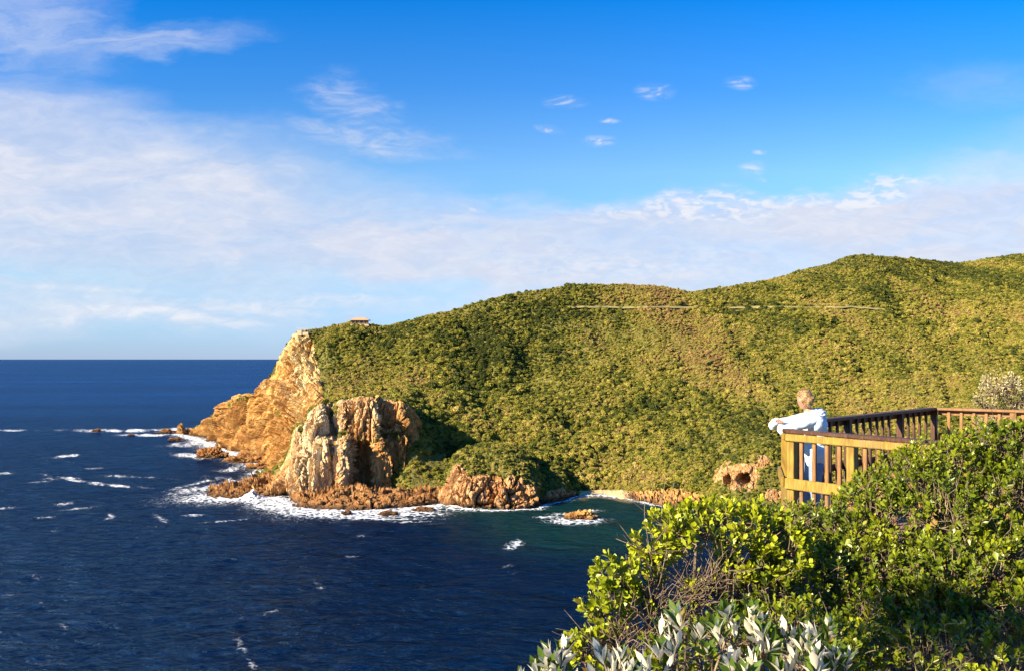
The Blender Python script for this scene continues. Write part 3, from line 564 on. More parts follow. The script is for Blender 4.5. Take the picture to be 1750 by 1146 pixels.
def sea_material():
    m, t, b, o = material('sea_water'); p = pos(t)
    vary = t.noise(p, .006, 5, .6, .3, (1, .5, 1)); sh = t.attr('shallow')
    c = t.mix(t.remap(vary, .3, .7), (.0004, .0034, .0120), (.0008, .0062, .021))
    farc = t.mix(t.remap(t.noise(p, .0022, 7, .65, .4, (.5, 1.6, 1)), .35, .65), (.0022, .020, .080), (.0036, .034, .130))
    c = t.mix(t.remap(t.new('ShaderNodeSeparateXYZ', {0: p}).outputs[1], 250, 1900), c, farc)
    dist = t.new('ShaderNodeVectorMath', {0: p}, operation='LENGTH').outputs['Value']
    c = t.mix(t.remap(sh, .03, .42), c, (.0035, .023, .014)); c = t.mix(t.remap(sh, 1.28, 1.5), c, (.16, .12, .045))
    n1 = t.noise(p, .55, 6, .62, .6, (.8, 1.3, 1)); n2 = t.noise(p, .16, 6, .62, .8, (.7, 1.4, 1), (0, 0, R(12))); n3 = t.noise(p, .035, 4, .55, .4, (.7, 1.5, 1), (0, 0, R(-14)))
    lace = t.noise(p, .28, 9, .72, 2.2); cells = t.new('ShaderNodeTexVoronoi', {'Vector': t.new('ShaderNodeVectorMath', {0: p, 1: t.new('ShaderNodeVectorMath', {0: t.new('ShaderNodeTexNoise', {'Vector': p, 'Scale': .2, 'Detail': 4}).outputs['Color'], 1: (5, 5, 5)}, operation='MULTIPLY').outputs[0]}, operation='ADD').outputs[0], 'Scale': .32}, feature='DISTANCE_TO_EDGE').outputs['Distance']
    web = t.math('SUBTRACT', 1.0, t.remap(cells, 0.0, .30))
    fo = t.attr('foam'); mixn = t.math('ADD', t.math('MULTIPLY', lace, .75), t.math('MULTIPLY', web, .28))
    fm = t.remap(t.math('ADD', fo, t.math('MULTIPLY', t.math('SUBTRACT', mixn, .5), 3.0)), .50, .95)
    fm = t.math('MULTIPLY', fm, t.remap(fo, .04, .55))
    c = t.mix(t.math('MULTIPLY', t.remap(fo, .2, .9), .35), c, (.05, .16, .20))
    c = t.mix(fm, c, (.80, .82, .86))
    h = t.math('ADD', t.math('ADD', t.math('MULTIPLY', n1, .55), t.math('MULTIPLY', n2, 2.8)), t.math('MULTIPLY', n3, 8.5)); h = t.math('ADD', h, t.math('MULTIPLY', fm, .35))
    nb = t.bump(h, 1.0, 1.3)
    df = t.new('ShaderNodeBsdfDiffuse', {0: c, 2: nb}); gl = t.new('ShaderNodeBsdfGlossy', {0: (.36, .60, .80, 1), 'Roughness': .17, 'Normal': nb})
    fr = t.math('MULTIPLY', t.new('ShaderNodeFresnel', {0: 1.33, 1: nb}).outputs[0], t.math('SUBTRACT', .22, t.math('MULTIPLY', fm, .20)))
    mx = t.new('ShaderNodeMixShader', {0: fr}); t.l.new(df.outputs[0], mx.inputs[1]); t.l.new(gl.outputs[0], mx.inputs[2]); t.l.new(mx.outputs[0], o.inputs[0])
    return m
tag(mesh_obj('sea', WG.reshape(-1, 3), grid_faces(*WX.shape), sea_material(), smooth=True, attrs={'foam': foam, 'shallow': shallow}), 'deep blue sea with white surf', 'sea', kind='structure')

# ------------------------------------------------------------------ buildings on the headland
M_thatch = plain('tan_roof_tiles', (.50, .31, .17), .85, 3, .3); M_wallf = plain('brown_timber_wall', (.20, .12, .07), .8, 3); M_stone = plain('pale_stone', (.52, .40, .26), .9, 2)
M_glassf = plain('dark_window', (.02, .025, .03), .2)
def bm_box(bm, c, s, rot=None, bevel=0):
    r = bmesh.ops.create_cube(bm, size=1); vs = r['verts']
    bmesh.ops.scale(bm, vec=s, verts=vs)
    if rot is not None: bmesh.ops.rotate(bm, cent=(0, 0, 0), matrix=rot, verts=vs)
    bmesh.ops.translate(bm, vec=c, verts=vs)
    if bevel: bmesh.ops.bevel(bm, geom=list({e for v in vs for e in v.link_edges}), offset=bevel, segments=2, affect='EDGES')
    return vs
def bm_obj(name, bm, mat, parent=None, loc=(0, 0, 0), smooth=False):
    me = bpy.data.meshes.new(name); bm.to_mesh(me); bm.free(); me.materials.append(mat)
    if smooth:
        for q in me.polygons: q.use_smooth = True
    o = bpy.data.objects.new(name, me); scene.collection.objects.link(o)
    if parent: o.parent = parent
    o.location = loc; return o
def box_part(name, c, s, mat, parent, rot=None, bevel=0): bm = bmesh.new(); bm_box(bm, c, s, rot, bevel); return bm_obj(name, bm, mat, parent)
s600 = 645/F; bp = P(616, 555, 645)
hut = empty('lookout_building', bp); tag(hut, 'low tan roofed lookout building on the skyline of the headland', 'building')
bm = bmesh.new()
def ring(w, d, z): return [bm.verts.new(q) for q in ((-w, -d, z), (w, -d, z), (w, d, z), (-w, d, z))]
r0 = ring(6.9, 4.6, 3.1); r0b = ring(6.9, 4.6, 3.5); r1 = ring(3.6, 1.7, 4.9); r2 = ring(2.0, .3, 5.3)
for a, b in ((r0, r0b), (r0b, r1), (r1, r2)):
    for i in range(4): bm.faces.new((a[i], a[(i+1) % 4], b[(i+1) % 4], b[i]))
bm.faces.new(r2); bm.faces.new(r0[::-1]); bm_obj('roof', bm, M_thatch, hut)
box_part('wall', (0, 0, 1.3), (10.8, 6.6, 3.6), M_wallf, hut); box_part('base', (0, 0, -1.0), (13.2, 8.6, 2.4), M_stone, hut)
for i in range(5): box_part('window', (-4.1+i*2.05, -3.33, 1.75), (1.5, .1, 1.2), M_glassf, hut)
for i in range(5): box_part('post', (-6.3+i*3.15, -4.0, 1.6), (.25, .25, 3.1), M_wallf, hut)
box_part('balustrade', (0, -4.15, .75), (13.0, .12, .18), M_stone, hut)
lp = P(513, 567, 630)
lk = empty('viewing_platform', lp); tag(lk, 'small stone platform with a flat shelter at the top edge of the orange cliff', 'platform')
box_part('base', (-.3, 0, -.8), (3.2, 3.2, 3.6), M_stone, lk); box_part('base', (3.6, .5, -1.2), (4.6, 3.4, 2.2), M_stone, lk)
for x in (-1.4, 1.0, 3.4, 5.6): box_part('post', (x, -1.2, 1.6), (.18, .18, 2.2), M_stone, lk)
box_part('top_rail', (2.1, -1.2, 2.45), (8.2, .35, .22), M_stone, lk)

# ------------------------------------------------------------------ near hillside the camera and the deck stand on
def near_z(X, Y):
    ex = np.interp(Y, [-60, -10, 0, 2, 4, 6, 8, 10, 14, 20, 40], [-30, -6, -2.2, -.4, 1.1, 1.9, 2.5, 3.1, 5.2, 9.5, 26])
    d = np.maximum(ex-X, 0)*.85; far = np.maximum(Y-17.5-.12*np.maximum(X, 0), 0)
    base = EYE-1.72-.055*np.clip(Y, 0, 16)-.20*np.clip(Y-2, 0, 4)+.02*np.clip(X-3, 0, 60)
    dd = np.maximum(d, far*.8)
    return np.maximum(base-2.6*dd-.6*np.minimum(dd, 1)+.06*fbm(np.stack([X, Y, X*0], -1)*.7, 3)*(1+dd*.8), -4)
gx = np.concatenate([-np.geomspace(1, 90, 40)[::-1], np.arange(-.9, 14, .16), np.geomspace(14.2, 150, 40)]); gy = np.concatenate([-np.geomspace(1, 120, 30)[::-1], np.arange(-.9, 24, .16), np.geomspace(24.3, 80, 40)])
GX, GY = np.meshgrid(gx, gy, indexing='ij'); GZ = near_z(GX, GY)
tag(mesh_obj('near_hillside', np.stack([GX, GY, GZ], -1).reshape(-1, 3), grid_faces(*GX.shape), M_ground, smooth=True), 'steep dark soil slope under the bushes and the deck', 'hillside', kind='structure')

# ------------------------------------------------------------------ timber lookout deck with its railing
E = EYE
def onpx(x, D, z): return np.array([(x-CX)/F*D, D, E+z])
RT = -.760                                   # top of the rail below eye height
P0 = onpx(1348, 9.62, RT); Pn = onpx(1564, 8.46, RT); dn = (Pn-P0)/np.linalg.norm(Pn-P0); PE = P0+dn*4.6
P1 = onpx(1341, 10.62, RT); P2 = onpx(1595, 14.0, RT); P3 = onpx(1750, 13.25, RT); d3 = (P3-P2)/np.linalg.norm(P3-P2); P3 = P2+d3*6.2
FLOOR = RT-1.17
deck = empty('lookout_deck', (float(P0[0]), float(P0[1]), E+FLOOR)); tag(deck, 'raised timber lookout deck with brown slatted railing beside the bushes', 'deck')
DO = Vector(deck.location)
def beam(name, a, b, w, h, mat, bevel=.006, up=(0, 0, 1)):
    """board from a to b, w across, h tall"""
    a, b = Vector(a), Vector(b); d = (b-a); L = d.length; x = d.normalized(); upv = Vector(up); y = upv.cross(x)
    if y.length < .01: y = Vector((0, 1, 0)).cross(x)
    y.normalize(); z = x.cross(y); bm = bmesh.new(); bm_box(bm, (0, 0, 0), (L, w, h), None, bevel)
    o = bm_obj(name, bm, mat, deck); o.matrix_local = Matrix.Translation((a+b)/2-DO) @ Matrix((x, y, z)).transposed().to_4x4(); return o
def vpost(name, p, z0, z1, w, mat, ang, d=None):
    bm = bmesh.new(); bm_box(bm, (0, 0, 0), (w, d or w, z1-z0), None, .005); o = bm_obj(name, bm, mat, deck)
    o.location = Vector((p[0], p[1], E+(z0+z1)/2))-DO; o.rotation_euler = (random.uniform(-.006, .006), random.uniform(-.006, .006), ang); return o
def shift(p, v): return np.array(p)+np.array(v)
def run(A, B, mat, spots_post, spots_bal, out, lowz, capw=.13, fascia_out=True, fmat=None, fh=.075, lh=.115, cmat=None, bmat=None):
    A = np.array(A); B = np.array(B); d = (B-A)/np.linalg.norm(B-A); n = np.array([d[1], -d[0], 0]); n = n if n@out > 0 else -n; ang = math.atan2(d[1], d[0]); fmat = fmat or mat
    beam('top_rail', shift(A, (0, 0, -.02)), shift(B, (0, 0, -.02)), capw, .038, cmat or mat)
    beam('rail_board', shift(A, n*.052+np.array([0, 0, -.045-fh/2])), shift(B, n*.052+np.array([0, 0, -.045-fh/2])), .035, fh, fmat)
    beam('lower_rail', shift(A, n*.062+np.array([0, 0, lowz-lh/2])), shift(B, n*.062+np.array([0, 0, lowz-lh/2])), .035, lh, fmat)
    for t in spots_post: p = A+d*t; vpost('post', p+n*.0, RT-1.5, RT-.041, .085, mat, ang)
    for t in spots_bal: p = A+d*t; vpost('baluster', p+n*.018, RT-1.12, RT-.041, .042, bmat or mat, ang, .034)
L0 = np.linalg.norm(PE-P0)
def t_at(A, d, px): k = (px-CX)/F; return (k*A[1]-A[0])/(d[0]-k*d[1])
outn = np.array([-.8, -.6, 0])
run(P0, PE, M_wood_y, [.05]+[t_at(P0, dn, q) for q in (1457, 1600)]+[3.4, 4.5], [t_at(P0, dn, q) for q in (1372, 1393.5, 1415.5, 1436.5, 1481, 1505, 1531, 1560)]+[2.0+.14*i for i in range(9)]+[3.5+.14*i for i in range(7)], outn, -.52, fmat=M_wood_y, cmat=M_wood_d, bmat=M_wood_b)
d1 = (P1-P0)/np.linalg.norm(P1-P0); L1 = np.linalg.norm(P1-P0); run(shift(P0, d1*.03), P1, M_wood_y, [L1-.06], [.2+.15*i for i in range(5)], np.array([-1, .2, 0]), -.52, cmat=M_wood_d)
d2 = (P2-P1)/np.linalg.norm(P2-P1); run(shift(P1, d2*.05), P2, M_wood_d, [t_at(P1, d2, q) for q in (1446.5, 1536, 1594)], [t_at(P1, d2, q) for q in (1352, 1362, 1372, 1382, 1393, 1405, 1418, 1430, 1463.5, 1475.5, 1487, 1498, 1508.5, 1519, 1552, 1562, 1571.5, 1582)], np.array([-.7, .7, 0]), -.62, capw=.14, lh=.09)  # far run in dark wood: shade of its side facing off the sun painted in
d3l = np.linalg.norm(P3-P2); run(shift(P2, d3*.06), P3, M_wood_b, [t_at(P2, d3, q) for q in (1724,)]+[3.2, 4.8, 6.1], [t_at(P2, d3, q) for q in (1614, 1635, 1657, 1678, 1700, 1740, 1760)]+[1.95+.2*i for i in range(20)], np.array([.6, .8, 0]), -.40, cmat=M_wood_b)
bm = bmesh.new(); fl = [P0, P1, P2, P3, PE]
zt = E+FLOOR; vt = [bm.verts.new((Vector((p[0], p[1], zt))-DO)) for p in fl]; vb = [bm.verts.new((Vector((p[0], p[1], zt-.045))-DO)) for p in fl]
bm.faces.new(vt[::-1]); bm.faces.new(vb)
for i in range(5): bm.faces.new((vt[i], vt[(i+1) % 5], vb[(i+1) % 5], vb[i]))
bmesh.ops.recalc_face_normals(bm, faces=bm.faces)
def deck_mat():
    m, t, b, _ = material('deck_boards'); tc = t.new('ShaderNodeTexCoord').outputs['Object']; n = t.noise(tc, 5, 5, .6, .6, (1, 12, 1))
    w = t.new('ShaderNodeTexWave', {'Vector': tc, 'Scale': 2.2}, bands_direction='Y').outputs['Fac']; gap = t.remap(w, .0, .06)
    c = t.ramp(n, [(.3, (.10, .055, .03)), (.6, (.24, .15, .08))]); t.put(b.inputs['Base Color'], t.mix(gap, (.01, .008, .005), c)); t.put(b.inputs['Roughness'], .8); t.put(b.inputs['Normal'], t.bump(gap, 1, .01)); return m
bm_obj('floor', bm, deck_mat(), deck)
for A, B in ((P0, P1), (P0, PE), (P1, P2), (P2, P3)):
    A2 = np.array([A[0], A[1], zt-.13]); B2 = np.array([B[0], B[1], zt-.13]); q = (B2-A2)/np.linalg.norm(B2-A2); beam('edge_beam', A2+q*.05, B2-q*.05, .05, .16, M_wood_d)
for p in (P0, P1, P2, P3, PE, (P1+P2)/2, (P0+P2)/2+np.array([1, -.5, 0])):
    g = float(near_z(np.array(p[0]), np.array(p[1])))-E
    vpost('stilt', p, max(g, -9)-.4, FLOOR-.05, .12, M_wood_d, .6)

# ------------------------------------------------------------------ the person leaning on the rail
M_skin = plain('skin', (.44, .21, .13), .5, 40, .08); M_hood = plain('white_sweatshirt', (.62, .74, .82), .9, 60, .06, .5, .004); M_jean = plain('faded_blue_jeans', (.20, .28, .42), .85, 50, .2)
M_shoe = plain('dark_shoe', (.05, .05, .06), .6)
def hair_mat():
    m, t, b, _ = material('blonde_hair'); tc = t.new('ShaderNodeTexCoord').outputs['Object']; n = t.noise(tc, 80, 4, .6, .8, (1, .3, 2.2))
    t.put(b.inputs['Base Color'], t.ramp(n, [(.40, (.035, .016, .008)), (.5, (.19, .10, .035)), (.62, (.52, .35, .15))])); t.put(b.inputs['Roughness'], .45); t.put(b.inputs['Normal'], t.bump(n, .8, .006)); return m
M_hair = hair_mat()
def skin_obj(name, verts, edges, radii, mat, parent, sub=2, root=0):
    me = bpy.data.meshes.new(name); me.from_pydata([tuple(v) for v in verts], edges, []); me.update(); o = bpy.data.objects.new(name, me); scene.collection.objects.link(o)
    md = o.modifiers.new('skin', 'SKIN'); md.use_smooth_shade = True
    for i, r in enumerate(radii):
        sv = me.skin_vertices[0].data[i]; sv.radius = (r, r) if not isinstance(r, tuple) else r; sv.use_root = (i == root)
    o.modifiers.new('sub', 'SUBSURF').levels = sub; o.modifiers['sub'].render_levels = sub
    dg = bpy.context.evaluated_depsgraph_get(); m2 = bpy.data.meshes.new_from_object(o.evaluated_get(dg)); m2.materials.clear(); m2.materials.append(mat); bpy.data.objects.remove(o)
    for p in m2.polygons: p.use_smooth = True
    o = bpy.data.objects.new(name, m2); o.parent = parent; scene.collection.objects.link(o); return o
wz = FLOOR; pw = (3.36, 9.98, E+wz)
woman = empty('person', pw); tag(woman, 'person in a white hooded sweatshirt with a blonde bun leaning on the deck rail', 'person')
# local frame: origin between the feet, facing -x (towards the sea), z up ; nearer (left) side is -y
H = -wz
def L(x, y, z): return (x, y, z)
hips = L(.04, 0, .86); waist = L(.055, 0, 1.02); chest = L(.04, 0, 1.17); upch = L(.015, 0, 1.275); neck = L(-.02, -.0, 1.345); headb = L(-.05, 0, 1.40); headc = L(-.065, 0, 1.475)
shl = L(.01, -.155, 1.25); ell = L(-.385, -.20, 1.135); wrl = L(-.30, .02, 1.195); hal = L(-.27, .09, 1.20)
shr = L(-.02, .155, 1.25); elr = L(-.36, .24, 1.165); wrr = L(-.36, .03, 1.235); har = L(-.365, -.04, 1.24)
knl = L(.02, -.085, .46); anl = L(.07, -.09, .09); toel = L(-.08, -.10, .03); knr = L(-.03, .09, .46); anr = L(.0, .10, .09); toer = L(-.14, .11, .03)
hpl = L(.04, -.085, .82); hpr = L(.035, .085, .82)
bv = [hips, waist, chest, upch, neck, headb, shl, ell, wrl, hal, shr, elr, wrr, har, hpl, knl, anl, toel, hpr, knr, anr, toer]
be = [(0, 1), (1, 2), (2, 3), (3, 4), (4, 5), (3, 6), (6, 7), (7, 8), (8, 9), (3, 10), (10, 11), (11, 12), (12, 13), (0, 14), (14, 15), (15, 16), (16, 17), (0, 18), (18, 19), (19, 20), (20, 21)]
br = [.07, .07, .075, .06, .046, .05, .03, .028, .022, .022, .03, .028, .022, .022, .05, .045, .034, .028, .05, .045, .034, .028]
# hand fingers grown from the palms
def fingers(root, base, dirv, side, n0):
    vs, es, rs = [], [], []
    for k in range(4):
        a = np.array(base)+np.array(side)*(k-1.5)*.018; l = (.032, .038, .036, .028)[k]; d = np.array(dirv); p1 = a+d*l; p2 = p1+d*l*.7+np.array([0, 0, -.014]); i = n0+len(vs)
        vs += [tuple(a), tuple(p1), tuple(p2)]; es += [(root, i), (i, i+1), (i+1, i+2)]; rs += [.010, .0085, .007]
    i = n0+len(vs); a = np.array(base)-np.array(dirv)*.035+np.array(side)*.036; vs += [tuple(a), tuple(a+np.array(dirv)*.03+np.array(side)*.016+np.array([0, 0, -.01]))]; es += [(root, i), (i, i+1)]; rs += [.011, .009]
    return vs, es, rs
for root, base, dv, sd_ in ((9, hal, (.25, .97, -.05), (.95, -.25, 0)), (13, har, (-.1, -.99, -.05), (-.95, .1, 0))):
    v_, e_, r_ = fingers(root, np.array(base)+np.array(dv)*.05, dv, sd_, len(bv)); bv += v_; be += e_; br += r_
# head as part of the body mesh: shaped ball joined to the neck
body = skin_obj('body', bv, be, br, M_skin, woman, 2)
bm = bmesh.new(); bm.from_mesh(body.data)
hd = bmesh.ops.create_icosphere(bm, subdivisions=4, radius=1)['verts']
for v in hd:
    x, y, z = v.co; w = 1-.16*max(0, -z)*1.1
    X = x*.098*(1-.10*max(0, -z)); Y = y*.076*w; Z = z*.114; X *= .92
    if x < 0:                                                          # face on the -x side
        X += -.020*math.exp(-((y/.17)**2+((z+.22)/.20)**2))-.010*math.exp(-((y/.14)**2+((z+.02)/.2)**2))    # nose
        X += .012*sum(math.exp(-(((y-s)/.2)**2+((z-.02)/.13)**2)) for s in (-.42, .42))                     # eye sockets
        X += -.007*math.exp(-((y/.32)**2+((z+.52)/.10)**2))+.004*math.exp(-((y/.3)**2+((z+.55)/.03)**2))    # lips
        X += -.010*math.exp(-((y/.3)**2+((z+.86)/.16)**2))                                                  # chin
    for s in (-1, 1):                                                  # ears
        Y += s*.016*math.exp(-(((x-.08)/.16)**2+((z+.12)/.22)**2))*(1 if s*y > .6 else 0)
    v.co = (X+headc[0], Y+headc[1], Z+headc[2])
bmesh.ops.rotate(bm, cent=headc, matrix=Matrix.Rotation(R(-66), 3, 'Z'), verts=hd)
for f in bm.faces: f.smooth = True
bm.to_mesh(body.data); bm.free()
def blob_mesh(name, parts, mat, parent, sub=4, nz=0.0, seed=1.0, rotz=None):
    bm = bmesh.new()
    for c, s in parts:
        vs = bmesh.ops.create_icosphere(bm, subdivisions=sub, radius=1)['verts']; A = np.array([v.co[:] for v in vs]); k = 1+nz*fbm(A*2.5+seed, 3)
        for v, q, m in zip(vs, A, k): v.co = (q[0]*s[0]*m+c[0], q[1]*s[1]*m+c[1], q[2]*s[2]*m+c[2])
    if rotz: bmesh.ops.rotate(bm, cent=headc, matrix=Matrix.Rotation(rotz, 3, 'Z'), verts=bm.verts)
    return bm_obj(name, bm, mat, parent, smooth=True)
hx, hy, hz = headc
hair = blob_mesh('hair', [((hx+.017, hy, hz+.018), (.082, .079, .102)), ((hx-.008, hy, hz+.052), (.078, .071, .064)), ((hx+.044, hy, hz-.040), (.046, .052, .056))], M_hair, woman, 4, .05, 3, R(-66))
blob_mesh('bun', [((hx+.092, hy-.004, hz-.006), (.038, .042, .044)), ((hx+.100, hy-.034, hz-.026), (.024, .026, .028)), ((hx+.102, hy+.018, hz+.022), (.028, .026, .024)), ((hx+.09, hy-.008, hz-.048), (.026, .03, .024))], M_hair, hair, 4, .10, 5, R(-66))

hv = [L(.05, 0, .75), L(.06, 0, .92), L(.065, 0, 1.06), L(.05, 0, 1.19), L(.02, 0, 1.285), L(-.01, 0, 1.33), shl, L(-.19, -.18, 1.20), ell, L(-.34, -.08, 1.165), wrl, shr, L(-.19, .2, 1.21), elr, L(-.36, .13, 1.2), wrr]
hood_e = [(0, 1), (1, 2), (2, 3), (3, 4), (4, 5), (4, 6), (6, 7), (7, 8), (8, 9), (9, 10), (4, 11), (11, 12), (12, 13), (13, 14), (14, 15)]
hoodie = skin_obj('sweatshirt', hv, hood_e, [.11, .10, .10, .085, .065, .05, .068, .060, .058, .050, .042, .068, .060, .058, .050, .042], M_hood, woman, 3, 2)
bm = bmesh.new(); bm.from_mesh(hoodie.data)
for c_, s_ in (((.062, 0, 1.19), (.118, .175, .115)), ((.025, 0, 1.262), (.092, .160, .070)), ((.015, -.13, 1.215), (.092, .075, .105)), ((.005, .13, 1.215), (.092, .075, .105)), ((-.005, 0, 1.325), (.058, .062, .04)), ((.062, 0, 1.06), (.120, .165, .19)), ((.052, 0, .885), (.128, .165, .20))):
    for v in bmesh.ops.create_icosphere(bm, subdivisions=5, radius=1)['verts']: q = v.co; v.co = (q.x*s_[0]+c_[0], q.y*s_[1]+c_[1], q.z*s_[2]+c_[2])
for f in bm.faces: f.smooth = True
bm.to_mesh(hoodie.data); bm.free()
A = np.array([v.co[:] for v in hoodie.data.vertices]); nn = np.array([v.normal[:] for v in hoodie.data.vertices]); A += nn*(.010*fbm(A*np.array([9, 9, 16]), 3)+.006*(1-2*abs(perlin(A*np.array([7, 7, 20])+5))))[:, None]
for v, q in zip(hoodie.data.vertices, A): v.co = q
tag(blob_mesh('hood', [((.085, .0, 1.315), (.085, .125, .062)), ((.115, .0, 1.265), (.06, .10, .075)), ((.03, -.085, 1.325), (.06, .04, .04)), ((.03, .085, 1.325), (.06, .04, .04))], M_hood, hoodie, 4, .22, 6))
jeans = skin_obj('jeans', [L(.045, 0, .88), L(.045, 0, .80), hpl, knl, L(.055, -.09, .12), hpr, knr, L(-.01, .10, .12)], [(0, 1), (1, 2), (2, 3), (3, 4), (1, 5), (5, 6), (6, 7)], [(.12, .15), (.11, .13), .092, .066, .052, .092, .066, .052], M_jean, woman, 2)
for a, tt in ((anl, toel), (anr, toer)): skin_obj('shoe', [L(a[0]+.02, a[1], .045), L(a[0]-.03, a[1], .05), L(tt[0], tt[1], .035)], [(0, 1), (1, 2)], [.045, .047, .038], M_shoe, woman, 2)

# ------------------------------------------------------------------ foreground shrubs
def frames(dirs, r):
    d = dirs/np.linalg.norm(dirs, axis=1, keepdims=True); a = r.normal(size=d.shape); s = np.cross(d, a); s /= np.linalg.norm(s, axis=1, keepdims=True); return d, s, np.cross(s, d)
OBO = dict(w=((.0, .0), (.38, .17), (.74, .27), (1.0, .0)))
def leaves_mesh(base, d, side, up, length, width, curl=.18, fold=.12, prof=((.36, .62), (.72, 1.0))):
    """base (n,3); returns verts, faces of n leaves of 8 points"""
    n = len(base); L_ = length[:, None]; W_ = width[:, None]
    (a1, w1), (a2, w2) = prof
    def pt(t, s, lift): return base+d*L_*t+side*W_*s+up*L_*lift
    V = np.stack([pt(0, 0, 0), pt(a1, 0, curl*.3-fold*.5), pt(a2, 0, curl*.3-fold*.4), pt(1, 0, -curl*.1),
                  pt(a1, -w1*.5, curl*.3), pt(a2, -w2*.5, curl*.3), pt(a1, w1*.5, curl*.3), pt(a2, w2*.5, curl*.3)], 1)
    f = np.array([[0, 1, 4, 4], [0, 6, 1, 1], [1, 2, 5, 4], [1, 6, 7, 2], [2, 3, 5, 5], [2, 7, 3, 3]])
    tri = np.array([[0, 1, 4], [0, 6, 1], [1, 2, 5], [1, 5, 4], [1, 6, 7], [1, 7, 2], [2, 3, 5], [2, 7, 3]])
    F_ = (np.arange(n)*8)[:, None, None]+tri[None]
    return V.reshape(-1, 3), F_.reshape(-1, 3)
def tubes(segs, sides=4):
    """segs: list (p0, p1, r0, r1) arrays"""
    P0_ = np.array([s[0] for s in segs]); P1_ = np.array([s[1] for s in segs]); r0 = np.array([s[2] for s in segs])[:, None]; r1 = np.array([s[3] for s in segs])[:, None]
    d = P1_-P0_; d /= np.maximum(np.linalg.norm(d, axis=1, keepdims=True), 1e-9); a = np.where(np.abs(d[:, 2:3]) > .9, [[1., 0, 0]], [[0, 0, 1.]]); s = np.cross(d, a); s /= np.linalg.norm(s, axis=1, keepdims=True); u = np.cross(s, d)
    V = []
    for P_, r in ((P0_, r0), (P1_, r1)):
        for k in range(sides): t = 2*math.pi*k/sides; V.append(P_+s*r*math.cos(t)+u*r*math.sin(t))
    V = np.stack(V, 1); q = np.array([[k, (k+1) % sides, sides+(k+1) % sides, sides+k] for k in range(sides)])
    return V.reshape(-1, 3), ((np.arange(len(segs))*2*sides)[:, None, None]+q[None]).reshape(-1, 4)
def bent(p0, p1, r0, r1, r, k=3, wob=.10):
    p0 = np.array(p0); p1 = np.array(p1); L_ = np.linalg.norm(p1-p0); pts = [p0+(p1-p0)*i/k+(r.normal(size=3)*wob*L_/k*1.2 if 0 < i < k else 0) for i in range(k+1)]
    return [(pts[i], pts[i+1], r0+(r1-r0)*i/k, r0+(r1-r0)*(i+1)/k) for i in range(k)]
TOSUN = np.array(sun_vec[:])
